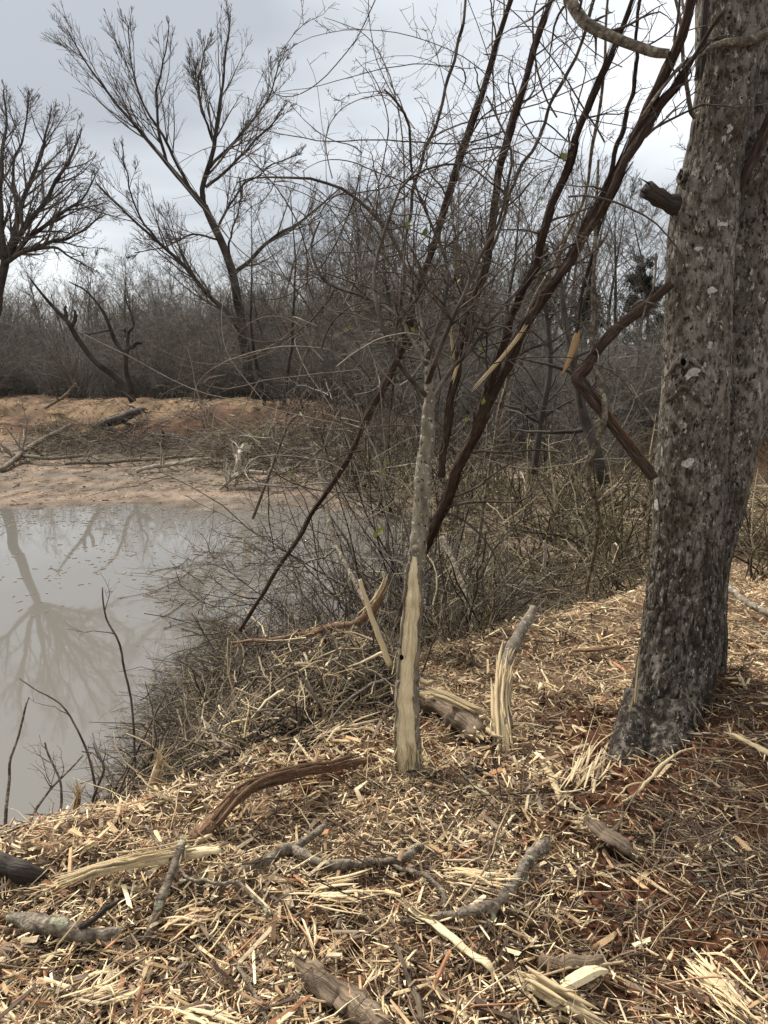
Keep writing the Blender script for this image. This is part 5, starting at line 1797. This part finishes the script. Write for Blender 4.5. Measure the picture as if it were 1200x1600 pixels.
ground_branch('fallen_branch', 'crooked lichen-spotted grey branch with a bent elbow lying on the chips', [(855, 1318, .05, 11), (828, 1345, .06, 12), (800, 1385, .05, 10), (775, 1415, .05, 10), (755, 1422, .05, 10), (715, 1430, .04, 8), (680, 1438, .03, 7), (630, 1442, .02, 5)], M_branch, 44, 12,
              forks=[[(772, 1418, .05, 6), (768, 1440, .03, 5), (750, 1452, .02, 3)]])
ground_branch('fallen_branch', 'knobbly forked grey branch lying between the red bark limb and the bent branch', [(375, 1362, .03, 9), (415, 1345, .05, 10), (455, 1330, .06, 12), (490, 1345, .05, 10), (530, 1352, .05, 10), (580, 1348, .05, 9), (625, 1342, .05, 8), (660, 1322, .05, 7)], M_branch, 44, 12,
              forks=[[(458, 1330, .06, 9), (480, 1310, .07, 8), (510, 1288, .08, 6)]], ends='b')
ground_branch('fallen_branch', 'thin hooked grey branch curving beside the bent branch elbow', [(612, 1350, .05, 4), (645, 1362, .06, 4.5), (675, 1375, .06, 5), (692, 1395, .05, 5), (697, 1425, .03, 4)], M_branch, 24, 8)
ground_branch('split_log', 'long pale split log lying along the pond edge', [(70, 1392, .03, 5), (130, 1372, .05, 9), (190, 1355, .07, 11), (250, 1343, .08, 12), (300, 1335, .08, 10), (345, 1325, .08, 6)], M_bare, 36, 10, ends='ab', squash=.7, cat='log', over=34, rough=.4)
ground_branch('bark_limb', 'long red-brown bark limb curving along the edge of the brush heap', [(300, 1318, .06, 15), (335, 1285, .09, 16), (370, 1250, .12, 14), (400, 1228, .12, 12), (450, 1213, .10, 9), (510, 1205, .08, 9), (555, 1192, .07, 8), (585, 1185, .06, 5)], M_red, 60, 14, ends='a', cat='branch', over=26, rough=.4)
P, R = trace([(362, 1004, 3.9, 2), (420, 1000, 3.75, 3.5), (480, 990, 3.6, 4.5), (530, 978, 3.5, 5), (565, 968, 3.45, 6), (590, 940, 3.4, 6), (605, 905, 3.4, 3)], 40, .012)
o = thing('red_root', 'torn orange-red limb sticking out of the brush behind the sapling', 'branch', P[0])
g = Geo()
tubes(g, P, R, 9, cap=True, rough=.5)
part('stem', g, M_red, o)
g = Geo()
fray(g, P[-10:] + np.array([0, 0, .03]), .02, 8)
part('torn_end', g, M_fibre, o)
# broken frayed stem behind: base cut, leaning away
P, R = trace([(795, 1212, 2.72, 16), (788, 1150, 2.85, 15), (785, 1090, 3.0, 13), (788, 1050, 3.1, 11), (795, 1022, 3.2, 10), (812, 990, 3.35, 9), (828, 962, 3.5, 8), (834, 950, 3.55, 6)], 40, .004)
fs = thing('frayed_log', 'pale frayed broken stem leaning away from a dark hollow cut end', 'log', P[0])
g = Geo()
tubes(g, P[8:], R[8:] * RNG.uniform(.88, 1.12, 32), 11, cap=True)
part('stem', g, M_sapbark, fs)
g = Geo()
fray(g, P[0:27] + np.array([-.004, -.020, .012]), .032, 60, trim=.4, rmin=.0018)
part('torn_fibres', g, M_fibre, fs)
g = Geo()
c = P[0]
for k in range(26):
    a = RNG.uniform(-2.6, -.3)
    q = c + np.array([math.cos(a) * .05, -.01, .03])
    e = c + np.array([math.cos(a) * RNG.uniform(.08, .20), math.sin(a) * .1, RNG.uniform(-.02, .06)])
    tubes(g, np.stack([q, (q + e) / 2 + RNG.normal(0, .01, 3), e]), np.array([.004, .004, .001]), 4)
part('splayed_fibres', g, M_fibre, fs)
g = Geo()
tubes(g, np.stack([c + np.array([0, .10, .05]), c + np.array([0, 0, .02]), c + np.array([0, -.035, -.02])]), np.array([.036, .040, .036]), 14)
part('cut_log', g, M_log, fs)
g = Geo()
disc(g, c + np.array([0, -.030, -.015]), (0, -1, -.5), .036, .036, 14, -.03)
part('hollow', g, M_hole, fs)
sl_ = ground_branch('split_log', 'short weathered log split open with pale wood along its top', [(655, 1085, .05, 18), (690, 1108, .06, 21), (725, 1132, .06, 20), (752, 1150, .05, 14)], M_log, 20, 14, ends='ab', cat='log', wob=.003)
o = sl_
P, R = gtrace([(648, 1078, .14, 5), (690, 1088, .15, 6), (730, 1106, .14, 6), (768, 1122, .10, 4)], 16)
g = Geo()
fray(g, P, .022, 18)
part('split_face', g, M_fibre, o)
ground_branch('old_log', 'brown half-buried log butt sunk in the chips', [(462, 1505, .02, 17), (500, 1535, .035, 23), (540, 1565, .035, 25), (600, 1615, .02, 22)], M_log, 40, 20, cat='log', wob=.003, squash=.7, rough=.5, ends='a')
ground_branch('wood_slab', 'thick tan slab of split wood on the red soil', [(812, 1528, .03, 12), (850, 1550, .05, 16), (890, 1575, .05, 17), (926, 1592, .04, 10)], M_bare, 9, 7, cat='slab', wob=.004, squash=.4, ends='ab', rough=.25, over=20)
ground_branch('wood_slab', 'clean pale block of split wood resting above the tan slab', [(876, 1550, .05, 12), (900, 1535, .06, 14), (925, 1519, .06, 13), (943, 1508, .05, 9)], M_bare, 6, 5, cat='slab', wob=.004, squash=.45, rough=.2, over=0)
ground_branch('wood_strip', 'long pale strip of split wood crossing below the bent branch', [(640, 1420, .05, 4), (680, 1448, .06, 7), (720, 1478, .06, 8), (762, 1508, .05, 7), (775, 1520, .04, 3)], M_bare, 20, 7, cat='strip', squash=.4, ends='a')
ground_branch('old_log', 'purple-brown bark billet lying beside the pale block', [(842, 1505, .04, 10), (880, 1508, .05, 12), (920, 1507, .05, 11), (945, 1506, .04, 6)], M_log, 18, 10, cat='log')
ground_branch('bark_slab', 'dark brown bark slab below the shattered stump', [(915, 1285, .06, 12), (945, 1305, .07, 15), (975, 1325, .06, 14), (995, 1340, .04, 8)], M_log, 26, 12, cat='bark', squash=.5, rough=.7, ends='ab')
ground_branch('old_log', 'greyish log end lying on the chips at the pond edge', [(18, 1432, .03, 10), (60, 1445, .05, 13), (110, 1458, .05, 13), (150, 1462, .05, 12), (190, 1460, .04, 10)], M_branch, 26, 12, cat='log', ends='b')
ground_branch('dark_stick', 'dark bark stick propped over the greyish log end', [(112, 1462, .04, 5), (135, 1445, .09, 6), (160, 1425, .12, 6), (188, 1402, .14, 3)], M_darklog, 14, 7, cat='stick')
ground_branch('dark_log', 'wet black log at the waterline', [(-60, 1352, .04, 18), (0, 1360, .06, 17), (40, 1366, .06, 14), (75, 1372, .03, 8)], M_darklog, 20, 12, cat='log')
ground_branch('forked_stick', 'bone-white forked stick against the foot of the big tree', [(975, 1252, .04, 2.5), (1000, 1232, .07, 3.2), (1030, 1200, .09, 3.2), (1055, 1180, .11, 2.6), (1085, 1170, .10, 2)], M_fibre, 24, 7, cat='stick', forks=[[(1010, 1222, .08, 2), (985, 1225, .08, 2), (960, 1250, .06, 1.2)], [(1055, 1182, .11, 2), (1048, 1165, .13, 1.2)]])
ground_branch('wood_strip', 'pale sharp shard on the soil right of the big tree', [(1145, 1148, .06, 4), (1165, 1158, .08, 5), (1200, 1178, .09, 5), (1230, 1195, .08, 3)], M_fibre, 14, 7, cat='strip', squash=.5, ends='a')
ground_branch('thin_stick', 'thin curved brown stick by the buried log', [(612, 1462, .03, 4), (628, 1500, .05, 5), (645, 1545, .05, 6), (662, 1592, .05, 6)], M_log, 20, 8, cat='stick')
ground_branch('thin_stick', 'long dark stick crossing the chips under the long split log', [(285, 1318, .12, 8), (268, 1365, .10, 9), (250, 1410, .08, 9), (225, 1470, .05, 7)], M_branch, 22, 9, cat='stick', ends='a')
ground_branch('thin_stick', 'thin dark stick with side twigs in front of the long split log', [(230, 1290, .12, 2.5), (285, 1365, .10, 3), (330, 1380, .09, 4), (375, 1385, .08, 4), (420, 1430, .06, 4)], M_branch, 26, 6, cat='stick', twigs=8)
ground_branch('thin_stick', 'slender grey stick slanting toward the buried log', [(312, 1450, .05, 3), (350, 1480, .06, 4), (385, 1530, .06, 4), (420, 1600, .05, 4)], M_branch, 20, 6, cat='stick')
ground_branch('red_splinter', 'torn orange-brown bark strip on the chips near the big tree', [(895, 1018, .04, 5), (930, 1016, .05, 7), (965, 1012, .05, 6), (985, 1010, .04, 3)], M_red, 14, 8, cat='strip', squash=.5)
ground_branch('wood_strip', 'upended pale strip beside the shattered stump', [(845, 1185, .02, 4), (858, 1205, .03, 7), (872, 1235, .03, 7), (880, 1262, .02, 4)], M_fibre, 12, 7, cat='strip', squash=.5)
ground_branch('cut_limb', 'grey cut limb lying behind the big tree on its right side', [(1108, 880, .30, 5), (1130, 905, .28, 6), (1150, 928, .26, 7), (1175, 945, .24, 7), (1230, 975, .2, 7)], M_sapbark, 20, 8, cat='branch', forks=[[(1150, 925, .26, 5), (1122, 920, .24, 4), (1108, 890, .2, 3)]])

# bundles of splayed splinters
for cx_, cy_, ax_, n_, lab in [(1090, 1510, (75, 75), 44, 'splayed bundle of long pale splinters on the red soil'), (905, 1225, (30, -60), 30, 'shattered stump bristling with pale splinters'), (500, 1150, (60, -30), 26, 'bristling pale torn stem ends on the brush heap'),
                               (330, 1430, (-60, 30), 28, 'torn orange and pale wood mass in front of the long split log'), (700, 1370, (90, 10), 26, 'fan of pale flat splinters below the forked branch'), (120, 1560, (60, -25), 30, 'heap of tan torn wood in the chips'), (480, 1400, (90, -15), 26, 'pale shredded strips under the forked grey branch'), (300, 1590, (70, 20), 24, 'yellow torn bark strips near the buried log')]:
    b0 = G(cx_, cy_)
    o = thing('splinter_bundle', lab, 'splinters', b0)
    for k in range(n_):
        x1, y1 = cx_ + RNG.normal(0, 14), cy_ + RNG.normal(0, 10)
        s_ = RNG.uniform(.5, 1.2)
        x2, y2 = x1 + ax_[0] * s_ + RNG.normal(0, 14), y1 + ax_[1] * s_ + RNG.normal(0, 14)
        p, q = G(x1, min(y1, 1640), RNG.uniform(.03, .07)), G(x2, min(max(y2, 1000), 1640), RNG.uniform(.01, .10))
        g = Geo()
        m_ = (p + q) / 2 + RNG.normal(0, .008, 3)
        P = spline(np.stack([p, m_, q]), 8)
        w_ = RNG.uniform(.0015, .0058)
        c_ = STRAW[RNG.choice([0, 1, 1, 6, 3 if 'orange' in lab else 1])] / np.array([.54, .42, .24])
        tubes(g, P, w_ * np.array([.3, .8, 1, 1, 1, .9, .6, .15]), 5, cap=True, squash=.4, C=np.minimum(c_, 1.3)[None])
        part('splinter', g, M_fibre, o, smooth=False)

# upright shattered stems and twigs at the shore on the left
for rows, lab, mt, tw, fr in [
    ([(108, 1360, 2.72, 6), (112, 1310, 2.70, 6), (118, 1265, 2.69, 6), (122, 1245, 2.68, 5)], 'short upright stem with a shredded pale tip at the waterline', M_branch, 0, True),
    ([(205, 1330, 2.72, 8), (222, 1280, 2.72, 7), (238, 1225, 2.72, 6.5), (246, 1200, 2.72, 6)], 'leaning pale stripped stem at the corner of the brush heap', M_fibre, 0, True),
    ([(235, 1335, 2.68, 6), (245, 1290, 2.68, 6), (250, 1250, 2.68, 5)], 'stubby broken stem beside the leaning stripped stem', M_branch, 0, True),
    ([(280, 1355, 2.52, 10), (288, 1325, 2.5, 10), (292, 1302, 2.48, 9)], 'thick short stub with a brushy pale top behind the long split log', M_branch, 0, True),
    ([(0, 1395, 2.6, 3), (40, 1300, 2.7, 2.5), (75, 1240, 2.8, 2), (130, 1180, 2.9, 1.2)], 'thin grey twig leaning right over the black log', M_branch, 6, False),
    ([(150, 1350, 2.7, 3), (130, 1290, 2.75, 2.5), (160, 1210, 2.8, 2), (145, 1160, 2.85, 1)], 'crooked brown twig beside the shredded upright stem', M_twig, 6, False),
    ([(212, 1215, 3.2, 1.8), (208, 1120, 3.25, 1.8), (190, 1020, 3.3, 1.8), (165, 965, 3.35, 1.5), (160, 918, 3.4, 1.2)], 'single tall dark whip rising from the water', M_twig, 3, False),
    ([(20, 1400, 2.75, 3), (10, 1290, 2.85, 3), (18, 1180, 2.95, 2), (45, 1090, 3.0, 1.5)], 'grey whip curving up beside the black log', M_branch, 5, False),
    ([(60, 1385, 2.8, 4), (75, 1310, 2.85, 3), (95, 1240, 2.9, 2), (70, 1160, 2.95, 1.5)], 'pale forked twig standing over the black log', M_branch, 6, False),
    ([(130, 1350, 2.9, 3), (150, 1230, 3.0, 2.2), (110, 1120, 3.1, 1.5), (30, 1060, 3.2, 1)], 'dark twig arching left over the open water', M_twig, 5, False),
    ([(160, 1330, 2.95, 3), (190, 1230, 3.05, 2), (230, 1140, 3.1, 1.5), (260, 1080, 3.15, 1)], 'dark twig arching right toward the brush heap', M_twig, 5, False),
    ([(610, 1040, 2.75, 5), (590, 990, 2.8, 4.5), (570, 930, 2.85, 3.5), (562, 905, 2.87, 3)], 'peeled pale stick leaning on the sapling trunk', M_fibre, 0, False),
    ([(395, 810, 5.5, 2.5), (460, 650, 5.0, 2), (495, 720, 4.8, 3), (520, 840, 4.4, 4), (560, 920, 4.0, 4), (600, 1010, 3.5, 5)], 'grey crooked branch arching from the sapling foot over the pond', M_branch, 9, False),
    ([(745, 1020, 4.2, 7), (735, 950, 4.5, 7), (710, 880, 4.8, 6), (690, 840, 5.0, 5)], 'dark prop-like stem slanting in the brush behind the frayed stem', M_branch, 5, False),
    ([(945, 755, 8.0, 9), (930, 700, 8.0, 9), (912, 650, 8.1, 8.5), (900, 590, 8.2, 7), (880, 480, 8.4, 5), (870, 380, 8.6, 3)], 'mossy dark crooked trunk standing in the hollow by the bent branch', M_far, 14, False),
    ([(835, 740, 9.0, 5), (845, 660, 9, 5), (860, 560, 9, 4), (850, 450, 9, 3), (840, 360, 9, 2)], 'slender dark trunk standing in the hollow behind the bushes', M_far, 14, False),
    ([(850, 890, 4.6, 2), (852, 870, 4.6, 3), (850, 845, 4.6, 2)], 'short bare white stick upright in the hollow', M_bleach, 0, False),
]:
    P, R = trace(rows, 26, .008 if tw else .003)
    o = thing('upright_sapling', lab, 'stem', P[0])
    g = Geo()
    tubes(g, P, R, 8, cap=True)
    part('stem', g, mt, o)
    if tw:
        big_ = rows[0][2] > 7
        P1, R1 = spawn(P[None], R[None], tw, .15, 1, (25, 70), .4, .5, 8, .18, (0, 0, .02), rmin=.0014 if not big_ else .004)
        P2, R2 = spawn(P1, R1, 4, .1, 1, (25, 75), .45, .6, 5, .2, rmin=.0011 if not big_ else .004)
        twig_parts(o, mt, P1, R1, P2, R2)
    if fr:
        g = Geo()
        e = P[-1] + (P[-1] - P[-6]) * .9
        for k in range(14):
            q = P[-1] + RNG.normal(0, R[-1] * .5, 3)
            tp = e + RNG.normal(0, R[-1] * 1.6, 3)
            tubes(g, np.stack([P[-5] + (q - P[-1]), q, tp]), np.array([.003, .003, .0008]), 4)
        part('torn_tip', g, M_fibre, o)

# ------------------------------------------------------------------ debris along the far shore
for k, (rows, lab, mt, tw) in enumerate([
    ([(0, 735, 0.05, 4), (30, 712, .15, 4), (60, 690, .3, 4), (110, 665, .35, 3)], 'bare trunk leaning on the berm at its left end', M_branch, 6),
    ([(5, 705, .1, 3), (60, 715, .15, 3), (140, 712, .15, 2.5)], 'thin pole lying flat along the berm foot', M_branch, 5),
    ([(100, 725, .08, 3), (170, 722, .1, 3), (230, 718, .12, 3), (300, 714, .12, 2)], 'long grey pole lying at the mud edge', M_branch, 9),
    ([(215, 735, .05, 3), (250, 728, .12, 3.5), (290, 722, .15, 3), (330, 716, .15, 2)], 'pale crooked branch lying on the mud edge', M_bleach, 9),
    ([(150, 668, .1, 6), (175, 660, .2, 8), (205, 648, .22, 7), (225, 640, .2, 4)], 'dark log half buried across the berm', M_darklog, 2),
    ([(370, 760, .04, 2), (370, 735, .3, 5), (372, 715, .5, 4), (380, 695, .6, 2)], 'bleached root standing at the shore', M_bleach, 12),
    ([(345, 765, .03, 2), (375, 740, .25, 4), (420, 738, .3, 3), (455, 742, .2, 2)], 'bleached forked branch fallen into the shallows', M_bleach, 12),
    ([(240, 690, .1, 3), (265, 680, .3, 3), (285, 690, .2, 2)], 'splayed root end sticking from the berm', M_branch, 10),
    ([(70, 640, .1, 2), (100, 620, .5, 2.5), (120, 600, .9, 1.5)], 'small pale pole leaning at the berm crest', M_branch, 3)]):
    P, R = gtrace(rows, 20, .02)
    o = thing('driftwood', lab, 'branch', P[0])
    g = Geo()
    tubes(g, P, np.maximum(R, .012), 8, cap=True)
    part('stem', g, mt, o)
    P1, R1 = spawn(P[None], np.maximum(R, .012)[None], tw * 1.6, .05, 1, (30, 80), .32, .5, 8, .16, (0, 0, .02), rmin=.009, lmax=1.2)
    P2, R2 = spawn(P1, R1, 4, .1, 1, (30, 80), .45, .6, 5, .18, rmin=.007)
    twig_parts(o, mt, P1, R1, P2, R2)


def far_brush(label, X0, X1, Yr, n, h, cols):
    def f(m):
        X = RNG.uniform(X0, X1, m)
        Y = RNG.uniform(Yr[0], Yr[1], m)
        return np.stack([(X - 600) / F * Y, Y], -1), RNG.uniform(0, h, m)
    brush_mass('brush_heap', label, n, f, (.4, 1.5), (.006, .013), cols, 'brushwood', n1=3.5, wig=.13)


far_brush('grey-brown brush heaped along the foot of the far berm', 40, 330, (16.3, 19.2), 300, .35, GG)
far_brush('dark brush lying at the left of the berm foot', 60, 160, (17.0, 18.8), 130, .4, GB)
far_brush('fine grey brush fallen over the pond corner', 320, 470, (14.2, 17.2), 420, .75, np.concatenate([GG, GB]))
far_brush('brush stacked on the berm slope behind the pond corner', 430, 640, (12.5, 17.5), 320, .45, np.concatenate([GG, GB]))
